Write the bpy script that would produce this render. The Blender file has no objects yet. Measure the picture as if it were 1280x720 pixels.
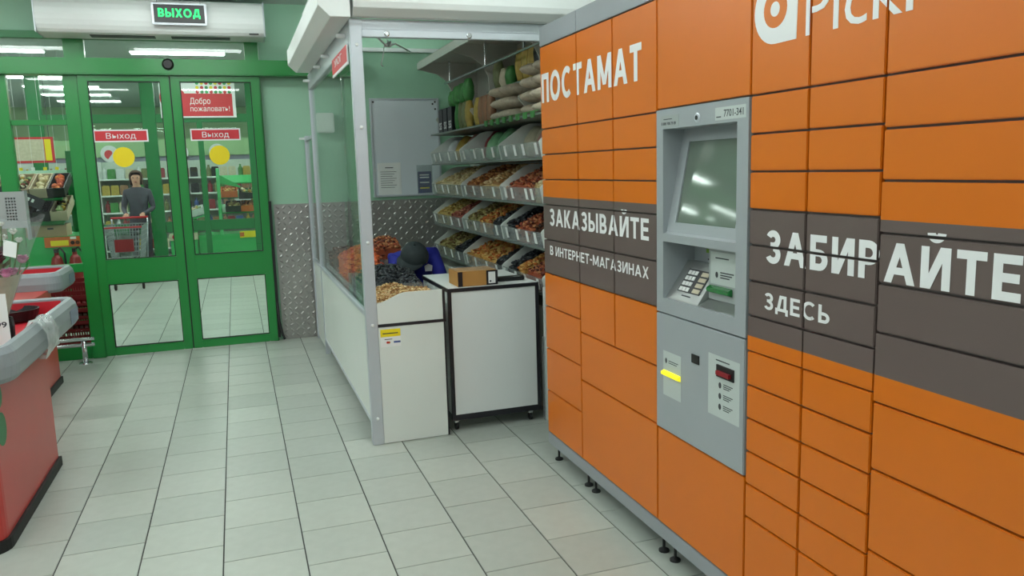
import bpy, bmesh, math, random
from mathutils import Vector, Matrix
random.seed(7)
scene = bpy.context.scene
col = scene.collection

# ------------------------------------------------------------------ camera, world, exposure
cam_d = bpy.data.cameras.new('camera'); cam_o = bpy.data.objects.new('camera', cam_d); col.objects.link(cam_o)
cam_d.sensor_width = 36.0; cam_d.lens = 36.0 * 992.0 / 1280.0; cam_d.clip_start = 0.05; cam_d.clip_end = 200
YAW, PITCH, ROLL, CAM_H = .329594, -.150781, .029482, 1.6
_f = Vector((math.sin(YAW)*math.cos(PITCH), math.cos(YAW)*math.cos(PITCH), math.sin(PITCH)))
_r = Vector((math.cos(YAW), -math.sin(YAW), 0)); _d = -_r.cross(_f)
RIGHT = math.cos(ROLL)*_r + math.sin(ROLL)*_d; DOWN = -math.sin(ROLL)*_r + math.cos(ROLL)*_d
cam_o.matrix_world = Matrix(((RIGHT.x, -DOWN.x, -_f.x, 0), (RIGHT.y, -DOWN.y, -_f.y, 0), (RIGHT.z, -DOWN.z, -_f.z, CAM_H), (0, 0, 0, 1)))
scene.camera = cam_o
world = bpy.data.worlds.new('world'); scene.world = world; world.use_nodes = True
world.node_tree.nodes['Background'].inputs[0].default_value = (.92, 1.0, .97, 1)
world.node_tree.nodes['Background'].inputs[1].default_value = 0.45
vs = scene.view_settings
vs.view_transform = 'Standard'; vs.look = 'None'; vs.gamma = 1.0; vs.use_curve_mapping = False; vs.exposure = 0.0
LAMP = 18.5          # emission of the ceiling lamp diffusers

# ------------------------------------------------------------------ materials
def lin(c):
    c = c/255.0
    return c/12.92 if c <= .04045 else ((c+.055)/1.055)**2.4
def rgb(t): return (lin(t[0]), lin(t[1]), lin(t[2]), 1)
M = {}
def nodes_of(name):
    m = bpy.data.materials.new(name); m.use_nodes = True; M[name] = m
    return m, m.node_tree.nodes, m.node_tree.links, m.node_tree.nodes['Principled BSDF']
def mat(name, c, rough=.5, metal=0, var=.06, scale=6, bump=0, bscale=80, coat=0, spec=None):
    m, n, l, p = nodes_of(name)
    tc = n.new('ShaderNodeTexCoord'); nz = n.new('ShaderNodeTexNoise'); nz.inputs['Scale'].default_value = scale; nz.inputs['Detail'].default_value = 4
    l.new(tc.outputs['Object'], nz.inputs['Vector'])
    mx = n.new('ShaderNodeMix'); mx.data_type = 'RGBA'
    a = rgb(c); k = 1-var*2.2
    mx.inputs[6].default_value = a; mx.inputs[7].default_value = (a[0]*k, a[1]*k, a[2]*k, 1)
    l.new(nz.outputs['Fac'], mx.inputs[0]); l.new(mx.outputs[2], p.inputs['Base Color'])
    p.inputs['Roughness'].default_value = rough; p.inputs['Metallic'].default_value = metal
    if coat: p.inputs['Coat Weight'].default_value = coat; p.inputs['Coat Roughness'].default_value = .15
    if spec is not None: p.inputs['Specular IOR Level'].default_value = spec
    if bump:
        b = n.new('ShaderNodeBump'); b.inputs['Strength'].default_value = bump; b.inputs['Distance'].default_value = .01
        n2 = n.new('ShaderNodeTexNoise'); n2.inputs['Scale'].default_value = bscale; l.new(tc.outputs['Object'], n2.inputs['Vector'])
        l.new(n2.outputs['Fac'], b.inputs['Height']); l.new(b.outputs[0], p.inputs['Normal'])
    return m
def mat_ramp(name, cols, rough=.6, spec=.3):                      # colour differs from lump to lump
    m, n, l, p = nodes_of(name)
    g = n.new('ShaderNodeNewGeometry'); r = n.new('ShaderNodeValToRGB'); r.color_ramp.interpolation = 'CONSTANT'
    e = r.color_ramp.elements
    while len(e) < len(cols): e.new(.5)
    for i, c in enumerate(cols): e[i].position = i/len(cols); e[i].color = rgb(c)
    l.new(g.outputs['Random Per Island'], r.inputs[0]); l.new(r.outputs[0], p.inputs['Base Color'])
    p.inputs['Roughness'].default_value = rough; p.inputs['Specular IOR Level'].default_value = spec
    return m
def mat_rand(name, c1, c2, rough=.5, spec=.4, nscale=14, nfac=.25):              # colour differs from object to object
    m, n, l, p = nodes_of(name)
    g = n.new('ShaderNodeObjectInfo'); mx = n.new('ShaderNodeMix'); mx.data_type = 'RGBA'
    mx.inputs[6].default_value = rgb(c1); mx.inputs[7].default_value = rgb(c2); l.new(g.outputs['Random'], mx.inputs[0])
    tc = n.new('ShaderNodeTexCoord'); nz = n.new('ShaderNodeTexNoise'); nz.inputs['Scale'].default_value = nscale; nz.inputs['Detail'].default_value = 6
    l.new(tc.outputs['Object'], nz.inputs['Vector'])
    m2 = n.new('ShaderNodeMix'); m2.data_type = 'RGBA'; m2.blend_type = 'MULTIPLY'; m2.inputs[0].default_value = nfac
    l.new(mx.outputs[2], m2.inputs[6]); l.new(nz.outputs['Fac'], m2.inputs[7]); l.new(m2.outputs[2], p.inputs['Base Color'])
    p.inputs['Roughness'].default_value = rough; p.inputs['Specular IOR Level'].default_value = spec
    return m
def mat_glass(name, tint=(235, 245, 240), ior=1.45, rough=.0, haze=0.0, hazec=(200, 205, 205)):
    m = bpy.data.materials.new(name); m.use_nodes = True; M[name] = m
    n, l = m.node_tree.nodes, m.node_tree.links
    n.remove(n['Principled BSDF']); out = n['Material Output']
    tr = n.new('ShaderNodeBsdfTransparent'); tr.inputs[0].default_value = rgb(tint)
    gl = n.new('ShaderNodeBsdfGlossy'); gl.inputs['Roughness'].default_value = rough; gl.inputs[0].default_value = (1, 1, 1, 1)
    fr = n.new('ShaderNodeFresnel'); fr.inputs[0].default_value = ior
    ge = n.new('ShaderNodeNewGeometry'); mb_ = n.new('ShaderNodeMath'); mb_.operation = 'SUBTRACT'; mb_.inputs[0].default_value = 1; l.new(ge.outputs['Backfacing'], mb_.inputs[1])
    mm = n.new('ShaderNodeMath'); mm.operation = 'MULTIPLY'; l.new(fr.outputs[0], mm.inputs[0]); l.new(mb_.outputs[0], mm.inputs[1])
    mx = n.new('ShaderNodeMixShader'); l.new(mm.outputs[0], mx.inputs[0]); l.new(tr.outputs[0], mx.inputs[1]); l.new(gl.outputs[0], mx.inputs[2])
    last = mx
    if haze:
        df = n.new('ShaderNodeBsdfDiffuse'); df.inputs[0].default_value = rgb(hazec)
        tc = n.new('ShaderNodeTexCoord'); nz = n.new('ShaderNodeTexNoise'); nz.inputs['Scale'].default_value = 9
        l.new(tc.outputs['Object'], nz.inputs['Vector'])
        ml = n.new('ShaderNodeMath'); ml.operation = 'MULTIPLY'; ml.inputs[1].default_value = haze*2; l.new(nz.outputs['Fac'], ml.inputs[0])
        m2 = n.new('ShaderNodeMixShader'); l.new(ml.outputs[0], m2.inputs[0]); l.new(mx.outputs[0], m2.inputs[1]); l.new(df.outputs[0], m2.inputs[2]); last = m2
    l.new(last.outputs[0], out.inputs[0])
    return m
def mat_emit(name, c, s):
    m, n, l, p = nodes_of(name)
    p.inputs['Base Color'].default_value = rgb(c); p.inputs['Emission Color'].default_value = rgb(c); p.inputs['Emission Strength'].default_value = s
    return m

mat_rand('tile', (184, 190, 181), (171, 178, 170), rough=.32, spec=.45, nscale=18, nfac=.16)
mat('grout', (66, 68, 66), .9)
mat('orange', (216, 112, 4), .34, var=.04, scale=3, spec=.5)
mat('brown', (102, 88, 84), .42, var=.05, scale=5)
mat('locker_grey', (150, 156, 160), .42, metal=.1, var=.04, scale=10)
mat('locker_case', (128, 118, 116), .5, metal=.2)
mat('terminal_grey', (160, 167, 170), .42, metal=.05, var=.04, scale=8)
mat('steel_brushed', (185, 188, 186), .32, metal=.85, var=.06, scale=30)
mat('print_white', (232, 234, 234), .5, var=.01)
mat('black_plastic', (18, 18, 20), .4)
mat('dark_grey', (56, 58, 60), .5)
mat('white_paint', (226, 230, 228), .4, var=.02, scale=4)
mat('white_panel', (222, 228, 222), .38, var=.03, scale=3)
mat('aluminium', (200, 206, 212), .35, metal=.35, var=.03)
mat('black_edge', (32, 32, 38), .35)
mat('green_frame', (20, 134, 56), .33, var=.05, scale=3, coat=.3)
mat('green_dark', (14, 116, 56), .4, var=.05)
mat('wall_green', (160, 204, 176), .55, var=.05, scale=2.5)
mat('wall_pale', (190, 200, 190), .7)
mat('ceiling_white', (214, 222, 218), .8, var=.03, scale=2)
mat('ceiling_store', (176, 190, 184), .8, var=.05, scale=1)
mat('tread_metal', (176, 174, 170), .34, metal=.75, var=.10, scale=7)
mat('coral', (200, 60, 54), .38, var=.08, scale=5, coat=.2)
mat('coral_inner', (196, 40, 52), .4, var=.05)
mat('bumper', (146, 154, 158), .42, var=.05, scale=8)
mat('bumper_blue', (128, 138, 158), .42, var=.05, scale=8)
mat('dark_red', (142, 22, 34), .45, var=.08)
mat('sign_red', (206, 48, 56), .45, var=.03)
mat('yellow', (238, 214, 16), .5, var=.02)
mat('rubber', (24, 26, 26), .6)
mat('cardboard', (186, 134, 68), .7, var=.10, scale=12)
mat('cardboard_pale', (186, 160, 128), .75, var=.1, scale=9)
mat('wood_pale', (200, 184, 156), .7, var=.1)
mat('paper', (232, 234, 232), .7, var=.02)
mat('paper_blue', (44, 66, 138), .5, var=.10, scale=20)
mat('ink', (60, 64, 68), .6)
mat('whiteboard', (222, 230, 236), .25, var=.03, scale=3)
mat('shirt_blue', (28, 36, 150), .75, var=.12, scale=14)
mat('cap_dark', (38, 48, 50), .8, var=.12, scale=20)
mat('skin', (206, 158, 132), .55, var=.05)
mat('trousers', (44, 46, 54), .8)
mat('jacket_grey', (72, 74, 84), .8, var=.1)
mat('hair_brown', (92, 68, 50), .6, var=.2, scale=40)
mat('chrome', (205, 208, 210), .22, metal=.9, var=.03)
mat('cart_metal', (168, 174, 180), .3, metal=.7)
mat('red_plastic', (190, 28, 36), .4)
mat('extinguisher_red', (150, 34, 36), .35)
mat('pos_grey', (158, 166, 164), .45, var=.04)
mat('bottle_green', (40, 110, 60), .35)
mat('pack_green', (72, 150, 72), .5, var=.25, scale=25)
mat('pack_olive', (134, 140, 92), .5, var=.3, scale=30)
mat('pack_yellow', (202, 172, 78), .5, var=.25, scale=25)
mat('pack_red', (160, 46, 60), .5, var=.25, scale=25)
mat('pack_pink', (206, 150, 140), .5, var=.3, scale=30)
mat('pack_mint', (150, 214, 160), .45, var=.25, scale=25)
mat('pack_cream', (218, 208, 180), .55, var=.2, scale=25)
mat('pack_black', (24, 22, 30), .4, var=.1)
mat('pack_tan', (170, 124, 92), .55, var=.25, scale=30)
mat('pack_orange', (220, 108, 40), .5, var=.15, scale=20)
mat('pack_blue', (70, 96, 160), .5, var=.2, scale=25)
mat('pack_white', (220, 222, 224), .5, var=.12, scale=25)
mat('sack_cloth', (222, 208, 186), .6, var=.25, scale=45, bump=.3, bscale=60)
mat('rack_white', (196, 196, 186), .5, var=.04)
mat('shelf_steel', (128, 138, 132), .4, metal=.4)
mat('green_panel', (48, 172, 92), .4, var=.04)
mat('store_wall', (150, 184, 136), .7, var=.06, scale=2)
mat('store_band', (150, 150, 168), .7, var=.05)
mat('produce_dark', (36, 44, 40), .45, var=.3, scale=30)
mat('petal_pink', (224, 150, 190), .6, var=.15, scale=30)
mat('petal_dark', (96, 14, 36), .6, var=.15, scale=30)
mat('petal_white', (236, 238, 230), .6)
mat('leaf', (92, 120, 52), .6, var=.2, scale=30)
mat_glass('glass', (248, 253, 250), 1.45)
mat_glass('glass_stall', (244, 249, 247), 1.08, haze=.03)
mat_glass('acrylic', (240, 243, 242), 1.2, rough=.08, haze=.22)
mat_glass('film', (240, 244, 244), 1.35, rough=.12, haze=.10, hazec=(235, 235, 235))
mat_glass('bag_film', (235, 238, 238), 1.4, rough=.2, haze=.30, hazec=(235, 238, 240))
m_, n_, l_, p_ = nodes_of('screen'); p_.inputs['Base Color'].default_value = rgb((104, 118, 106)); p_.inputs['Roughness'].default_value = .06; p_.inputs['Specular IOR Level'].default_value = .9  # base colour raised to stand in for the reflected room
mat_emit('lamp_glow', (246, 255, 252), LAMP)
mat_emit('exit_green', (20, 230, 110), 1.2)
mat_emit('slot_yellow', (240, 226, 30), .7)
mat('header_pale', (214, 220, 212), .4)  # plain pale paint of the rack header boards
mat('sticker', (188, 198, 194), .5, var=.02)
mat('slot_green', (18, 120, 50), .25, coat=.5)
mat('slot_lime', (120, 170, 50), .3)
mat_ramp('nuts_beige', [(196, 160, 108), (216, 186, 134), (176, 132, 84), (226, 200, 156), (160, 116, 72)])
mat_ramp('nuts_brown', [(150, 92, 52), (176, 116, 66), (128, 72, 42), (196, 140, 86)])
mat_ramp('nuts_pale', [(206, 188, 146), (188, 168, 120), (222, 206, 168), (170, 148, 104)])
mat_ramp('apricot', [(206, 98, 44), (222, 122, 58), (180, 74, 40), (214, 108, 70), (196, 84, 60)])
mat_ramp('prune', [(26, 28, 34), (40, 44, 50), (18, 20, 26), (50, 54, 60)], rough=.35, spec=.6)
mat_ramp('raisin', [(34, 42, 66), (24, 30, 46), (48, 56, 82), (20, 22, 34)], rough=.4, spec=.5)
mat_ramp('date', [(66, 38, 26), (92, 54, 34), (48, 28, 22), (112, 70, 44)])
mat_ramp('mix_red', [(158, 76, 50), (112, 54, 40), (184, 110, 74), (84, 42, 34), (192, 134, 90)])
mat_ramp('mix_golden', [(190, 140, 70), (170, 112, 52), (204, 164, 98), (150, 84, 46), (192, 104, 50)])
mat_ramp('mix_yellow', [(190, 162, 92), (168, 136, 70), (204, 182, 118), (140, 108, 56)])
mat_ramp('mix_rose', [(150, 78, 66), (176, 104, 84), (122, 58, 52), (190, 130, 104)])
mat_ramp('mix_green', [(150, 138, 84), (122, 108, 62), (174, 162, 110), (112, 84, 54)])
mat_ramp('veg_mix', [(70, 90, 50), (120, 60, 40), (180, 150, 70), (60, 50, 40), (150, 170, 120), (200, 190, 160)])

# ------------------------------------------------------------------ mesh and object helpers
W = {}                                                             # world position of every object we place
def tag(o, label=None, cat=None, group=None, kind=None):
    if label: o['label'] = label
    if cat: o['category'] = cat
    if group: o['group'] = group
    if kind: o['kind'] = kind
    return o
def thing(name, loc, label, cat, group=None):
    o = bpy.data.objects.new(name, None); o.empty_display_size = .05; col.objects.link(o)
    o.location = loc; W[o] = Vector(loc)
    return tag(o, label, cat, group)
class MB:
    def __init__(s): s.v = []; s.f = []; s.m = []
    def add(s, vs_, fs, mi=0):
        b = len(s.v); s.v += [tuple(x) for x in vs_]; s.f += [[b+i for i in f] for f in fs]; s.m += [mi]*len(fs)
    def box(s, x0, x1, y0, y1, z0, z1, mi=0):
        s.add([(x0, y0, z0), (x1, y0, z0), (x1, y1, z0), (x0, y1, z0), (x0, y0, z1), (x1, y0, z1), (x1, y1, z1), (x0, y1, z1)],
              [(3, 2, 1, 0), (4, 5, 6, 7), (0, 1, 5, 4), (1, 2, 6, 5), (2, 3, 7, 6), (3, 0, 4, 7)], mi); return s
    def prism(s, poly, axis, a0, a1, mi=0):
        n = len(poly)
        def P(u, w, a): return {'x': (a, u, w), 'y': (u, a, w), 'z': (u, w, a)}[axis]
        s.add([P(u, w, a0) for u, w in poly]+[P(u, w, a1) for u, w in poly],
              [list(range(n))[::-1], list(range(n, 2*n))]+[(i, (i+1) % n, n+(i+1) % n, n+i) for i in range(n)], mi); return s
    def tube(s, pts, r, n=8, mi=0, caps=True):
        pts = [Vector(p) for p in pts]; k = len(pts); rings = []
        rr = r if isinstance(r, (list, tuple)) else [r]*k
        for i, p in enumerate(pts):
            t = (pts[min(i+1, k-1)]-pts[max(i-1, 0)]).normalized()
            up = Vector((0, 0, 1)) if abs(t.z) < .9 else Vector((1, 0, 0))
            a = t.cross(up).normalized(); b = t.cross(a)
            rings.append([p+rr[i]*(math.cos(2*math.pi*j/n)*a+math.sin(2*math.pi*j/n)*b) for j in range(n)])
        fs = [(i*n+j, i*n+(j+1) % n, (i+1)*n+(j+1) % n, (i+1)*n+j) for i in range(k-1) for j in range(n)]
        if caps: fs += [list(range(n)), list(range((k-1)*n, k*n))[::-1]]
        s.add([q for R_ in rings for q in R_], fs, mi); return s
    def lathe(s, prof, c, n=20, mi=0, axis='z'):
        vs_ = []; fs = []; k = len(prof)
        for r, h in prof:
            for j in range(n):
                a = 2*math.pi*j/n; u, w = r*math.cos(a), r*math.sin(a)
                vs_.append({'z': (c[0]+u, c[1]+w, c[2]+h), 'x': (c[0]+h, c[1]+u, c[2]+w), 'y': (c[0]+u, c[1]+h, c[2]+w)}[axis])
        fs = [(i*n+j, i*n+(j+1) % n, (i+1)*n+(j+1) % n, (i+1)*n+j) for i in range(k-1) for j in range(n)]
        fs += [list(range(n))[::-1], list(range((k-1)*n, k*n))]
        s.add(vs_, fs, mi); return s
    def ell(s, c, r, n=12, k=8, mi=0):
        prof = [(math.sin(math.pi*i/k), -math.cos(math.pi*i/k)) for i in range(k+1)]
        vs_ = [(c[0]+r[0]*max(p, .01)*math.cos(2*math.pi*j/n), c[1]+r[1]*max(p, .01)*math.sin(2*math.pi*j/n), c[2]+r[2]*h) for p, h in prof for j in range(n)]
        fs = [(i*n+j, i*n+(j+1) % n, (i+1)*n+(j+1) % n, (i+1)*n+j) for i in range(k) for j in range(n)]
        s.add(vs_, fs, mi); return s
    def build(s, name, mats, parent=None, smooth=False, bevel=0, pivot=None, fixn=True):
        return link(name, s.v, s.f, s.m, mats, parent, smooth, bevel, pivot, fixn)
def link(name, v, f, mi, mats, parent=None, smooth=False, bevel=0, pivot=None, fixn=True):
    if isinstance(mats, str): mats = [mats]
    xs = [p[0] for p in v]; ys = [p[1] for p in v]; zs = [p[2] for p in v]
    if pivot is None: pivot = ((min(xs)+max(xs))/2, (min(ys)+max(ys))/2, min(zs))
    pv = Vector(pivot)
    me = bpy.data.meshes.new(name)
    me.from_pydata([(p[0]-pv.x, p[1]-pv.y, p[2]-pv.z) for p in v], [], f)
    for m in mats: me.materials.append(M[m])
    if mi is not None and len(mats) > 1: me.polygons.foreach_set('material_index', mi)
    if bevel or fixn:
        bm = bmesh.new(); bm.from_mesh(me)
        if fixn: bmesh.ops.recalc_face_normals(bm, faces=bm.faces)
        if bevel:
            es = [e for e in bm.edges if len(e.link_faces) == 2 and e.calc_face_angle(0) > .5]
            bmesh.ops.bevel(bm, geom=es, offset=bevel, segments=2, affect='EDGES', clamp_overlap=True)
        bm.to_mesh(me); bm.free()
    if smooth: me.polygons.foreach_set('use_smooth', [True]*len(me.polygons))
    me.update()
    return place(name, me, pv, parent)
def place(name, me, pv, parent=None):
    o = bpy.data.objects.new(name, me); col.objects.link(o); W[o] = Vector(pv)
    if parent is not None: o.parent = parent; o.location = Vector(pv)-W[parent]
    else: o.location = pv
    return o
def box(name, m, x0, x1, y0, y1, z0, z1, parent=None, bevel=0): return MB().box(x0, x1, y0, y1, z0, z1).build(name, m, parent, bevel=bevel)
def dup(o, delta, parent=None, label=None):
    c = o.copy(); col.objects.link(c); W[c] = W[o]+Vector(delta)
    if parent is None: c.location = o.location+Vector(delta)
    else: c.parent = parent
    if label: c['label'] = label
    for ch in list(o.children): dup(ch, delta, c)
    return c
def text_mesh(body, bold=0.0, size=1.0):
    """flat lettering outline as (verts2d, faces), measured from the letters' own box"""
    c = bpy.data.curves.new('lettering', 'FONT'); c.body = body; c.size = size; c.offset = bold; c.resolution_u = 3
    o = bpy.data.objects.new('lettering', c); col.objects.link(o)
    bpy.context.view_layer.update()
    me = o.to_mesh(); v = [tuple(x.co) for x in me.vertices]; f = [list(p.vertices) for p in me.polygons]
    o.to_mesh_clear(); bpy.data.objects.remove(o); bpy.data.curves.remove(c)
    return v, f
def lettering(body, m, frame, parent, u0, u1, w0, w1, bold=.02, clip=None, th=.0012, name='lettering', capbody=None):
    """frame(u,w,d) -> world. Letters fill u0..u1 and cap height w0..w1; clip=(u0,u1,w0,w1) trims them to one door."""
    v, f = text_mesh(body, bold)
    xs = [p[0] for p in v]; a, b = min(xs), max(xs)
    cv, _ = text_mesh(capbody or 'Н', bold); c0 = min(p[1] for p in cv); c1 = max(p[1] for p in cv)
    V2 = [(u0+(p[0]-a)/(b-a)*(u1-u0), w0+(p[1]-c0)/(c1-c0)*(w1-w0)) for p in v]
    return flat(name, V2, f, m, frame, parent, clip, th)
def flat(name, V2, f, m, frame, parent, clip=None, th=.0012, lift=False):
    hz_ = [0]*len(V2)
    if lift:                                                       # painted strokes lie over each other, each a hair higher
        for i, q in enumerate(f):
            for j in q: hz_[j] = th+(i % 24)*3e-5
    bm = bmesh.new(); vv = [bm.verts.new((p[0], p[1], h)) for p, h in zip(V2, hz_)]
    for q in f:
        try: bm.faces.new([vv[i] for i in q])
        except ValueError: pass
    bmesh.ops.triangulate(bm, faces=list(bm.faces))
    if clip:
        lo, hi = min(clip[0], clip[1]), max(clip[0], clip[1])
        for co, no in (((lo, 0, 0), (-1, 0, 0)), ((hi, 0, 0), (1, 0, 0)), ((0, clip[2], 0), (0, -1, 0)), ((0, clip[3], 0), (0, 1, 0))):
            bmesh.ops.bisect_plane(bm, geom=list(bm.verts)+list(bm.edges)+list(bm.faces), plane_co=co, plane_no=no, clear_outer=True)
    if len(bm.faces) == 0: bm.free(); return None
    r = bmesh.ops.extrude_face_region(bm, geom=list(bm.faces)) if not lift else {'geom': []}
    for x in r['geom']:
        if isinstance(x, bmesh.types.BMVert): x.co.z = th
    bm.verts.index_update()
    v = [tuple(frame(p.co.x, p.co.y, p.co.z)) for p in bm.verts]; ff = [[q.index for q in p.verts] for p in bm.faces]; bm.free()
    return link(name, v, ff, None, m, parent)
def disc2d(cu, cw, r, n=28, ru=None): return [(cu+(ru or r)*math.cos(2*math.pi*i/n), cw+r*math.sin(2*math.pi*i/n)) for i in range(n)]
def decal(name, poly, m, frame, parent, clip=None, th=.0012): return flat(name, poly, [list(range(len(poly)))], m, frame, parent, clip, th)
def rect2(u0, u1, w0, w1): return [(u0, w0), (u1, w0), (u1, w1), (u0, w1)]
def glyph(ch, t):
    """one capital of the geometric sans on the locker: width and stroke polygons, cap height 1"""
    P = []
    def bar(x0, x1, y0, y1): P.append([(x0, y0), (x1, y0), (x1, y1), (x0, y1)])
    def dia(x0, y0, x1, y1, tt=None):                              # slanted stroke, cut level at both ends
        h = (tt or t)*math.hypot(x1-x0, y1-y0)/abs(y1-y0)/2; P.append([(x0-h, y0), (x0+h, y0), (x1+h, y1), (x1-h, y1)])
    def ring(cx, cy, rx, ry, a0, a1, n=20):
        for i in range(n):
            a, b = math.radians(a0+(a1-a0)*i/n), math.radians(a0+(a1-a0)*(i+1)/n)
            P.append([(cx+(rx-t)*math.cos(a), cy+(ry-t)*math.sin(a)), (cx+rx*math.cos(a), cy+ry*math.sin(a)), (cx+rx*math.cos(b), cy+ry*math.sin(b)), (cx+(rx-t)*math.cos(b), cy+(ry-t)*math.sin(b))])
    def bowl(x0, w, y0, y1):
        r = (y1-y0)/2; rx = min(r, w-t*.5); bar(x0, x0+w-rx, y0, y0+t); bar(x0, x0+w-rx, y1-t, y1); ring(x0+w-rx, (y0+y1)/2, rx, r, -90, 90, 12)
    w = .66
    if ch == 'П': bar(0, t, 0, 1); bar(w-t, w, 0, 1); bar(t, w-t, 1-t, 1)
    elif ch == 'О': w = .86; ring(w/2, .5, w/2, .515, 0, 360, 32)
    elif ch == 'С': w = .80; ring(.43, .5, .43, .515, 48, 312, 26)
    elif ch == 'Т': w = .66; bar(0, w, 1-t, 1); bar(w/2-t/2, w/2+t/2, 0, 1-t)
    elif ch in 'АД':
        w = .84; h = t*.55; dia(h, 0, w/2, 1); dia(w-h, 0, w/2, 1); bar(w*.26, w*.74, .22, .22+t*.9)
        if ch == 'Д':
            P.clear(); w = .80; dia(.19, .16, .36, 1); bar(.30, w-.10, 1-t, 1); bar(w-.10-t, w-.10, .16, 1); bar(0, w, .06, .06+t); bar(0, t*.9, -.14, .06); bar(w-t*.9, w, -.14, .06)
    elif ch == 'М': w = .92; bar(0, t, 0, 1); bar(w-t, w, 0, 1); dia(w/2, .12, t*.62, 1, t*.95); dia(w/2, .12, w-t*.62, 1, t*.95)
    elif ch == 'З': w = .60; ring(.29, .725, .29, .285, 155, -88, 16); ring(.29, .28, .31, .295, 88, -155, 16); bar(.18, .34, .44, .44+t)
    elif ch == 'К': w = .70; bar(0, t, 0, 1); dia(w-t*.65, 0, t*1.25, .56); dia(t*1.25, .44, w-t*.65, 1)
    elif ch in 'ЬЫ':
        w = .62; bar(0, t, 0, 1); bowl(t*.5, w-t*.5, 0, .60)
        if ch == 'Ы': bar(w+.10, w+.10+t, 0, 1); w = w+.10+t
    elif ch == 'В': w = .64; bar(0, t, 0, 1); bowl(t*.5, w-t*.5, 0, .56); bowl(t*.5, w-t*.5-.04, .56-t, 1)
    elif ch in 'ИЙ':
        w = .72; bar(0, t, 0, 1); bar(w-t, w, 0, 1); dia(t*.75, 0, w-t*.75, 1, t*.95)
        if ch == 'Й': ring(w/2, 1.33, .23, .24, 183, 357, 12)
    elif ch == 'Е': w = .58; bar(0, t, 0, 1); bar(t, w, 0, t); bar(t, w, 1-t, 1); bar(t, w-.04, .5-t/2, .5+t/2)
    elif ch == 'Н': w = .68; bar(0, t, 0, 1); bar(w-t, w, 0, 1); bar(t, w-t, .5-t/2, .5+t/2)
    elif ch == 'Р': w = .62; bar(0, t, 0, 1); bowl(t*.5, w-t*.5, .36, 1)
    elif ch == 'Б': w = .62; bar(0, t, 0, 1); bar(t, w-.05, 1-t, 1); bowl(t*.5, w-t*.5, 0, .60)
    elif ch == 'Г': w = .54; bar(0, t, 0, 1); bar(t, w, 1-t, 1)
    elif ch == 'Х': w = .74; dia(t*.6, 0, w-t*.6, 1); dia(w-t*.6, 0, t*.6, 1)
    elif ch == '-': w = .34; bar(0, w, .40, .40+t)
    else: w = .20
    return w, P
def strokes(body, m, frame, parent, u0, u1, w0, w1, t=.17, clip=None, name='letter'):
    gl = []; x = 0
    for ch in body: w, P = glyph(ch, t); gl.append((x, w, P)); x += w+.13
    k = x-.13; last = None
    for x, w, P in gl:                                             # every letter is a piece of its own
        a, b = u0+x/k*(u1-u0), u0+(x+w)/k*(u1-u0)
        if not P or (clip and (max(a, b) < min(clip[:2]) or min(a, b) > max(clip[:2]))): continue
        V2 = []; F = []
        for p in P:
            F.append(list(range(len(V2), len(V2)+len(p)))); V2 += [(u0+(x+q)/k*(u1-u0), w0+r*(w1-w0)) for q, r in p]
        last = flat(name, V2, F, m, frame, parent, clip, lift=True)
    return last
ICO = []
def ico():
    if not ICO:
        bm = bmesh.new(); bmesh.ops.create_icosphere(bm, subdivisions=1, radius=1)
        ICO.append([v.co.copy() for v in bm.verts]); ICO.append([[v.index for v in f.verts] for f in bm.faces]); bm.free()
    return ICO
def heap(name, m, x0, x1, y0, y1, hf, n, size, label, cat, flatz=.6, base=None, squash=None):
    """loose goods: hf(x,y) gives the surface height; lumps lie all over it"""
    vs0, fs0 = ico(); rnd = random.Random(name+str(x0)+str(y0)); mb = MB()
    N = 7; g = []
    for i in range(N):
        for j in range(N):
            x = x0+size+(x1-x0-2*size)*i/(N-1); y = y0+size+(y1-y0-2*size)*j/(N-1); g.append((x, y, hf(x, y)-size*.7))
    zb = base if base is not None else min(p[2] for p in g)-.02
    fs = [(i*N+j, (i+1)*N+j, (i+1)*N+j+1, i*N+j+1) for i in range(N-1) for j in range(N-1)]
    mb.add(g, fs)
    rim = [i*N for i in range(N)]+[(N-1)*N+j for j in range(1, N)]+[i*N+N-1 for i in range(N-2, -1, -1)]+[j for j in range(N-2, 0, -1)]
    k = len(rim); mb.add([g[i] for i in rim]+[(g[i][0], g[i][1], zb) for i in rim], [(i, (i+1) % k, k+(i+1) % k, k+i) for i in range(k)]+[list(range(k, 2*k))])
    for q in range(n+n//3):
        x = rnd.uniform(x0+size, x1-size); y = rnd.uniform(y0+size, y1-size); z = hf(x, y)+rnd.uniform(-.5, .35)*size
        if q >= n:                                                 # lumps showing at the sides of the heap
            if q % 2: x = rnd.choice((x0+size*1.05, x1-size*1.05))
            else: y = rnd.choice((y0+size*1.05, y1-size*1.05))
            z = rnd.uniform(zb+size*1.2, max(zb+size*1.5, hf(x, y)))
        sc = Vector((rnd.uniform(.7, 1.3), rnd.uniform(.6, 1.0), flatz*rnd.uniform(.7, 1.2)))*size
        if squash: sc = Vector((sc.x*squash[0], sc.y*squash[1], sc.z*squash[2]))
        R_ = Matrix.Rotation(rnd.uniform(0, 6.28), 3, 'Z') @ Matrix.Rotation(rnd.uniform(-.7, .7), 3, 'X')
        c = Vector((x, y, z))
        mb.add([c+R_ @ Vector((p.x*sc.x, p.y*sc.y, p.z*sc.z)) for p in vs0], fs0)
    o = mb.build(name, m, smooth=False, fixn=False)
    return tag(o, label, cat, kind='stuff')
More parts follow.
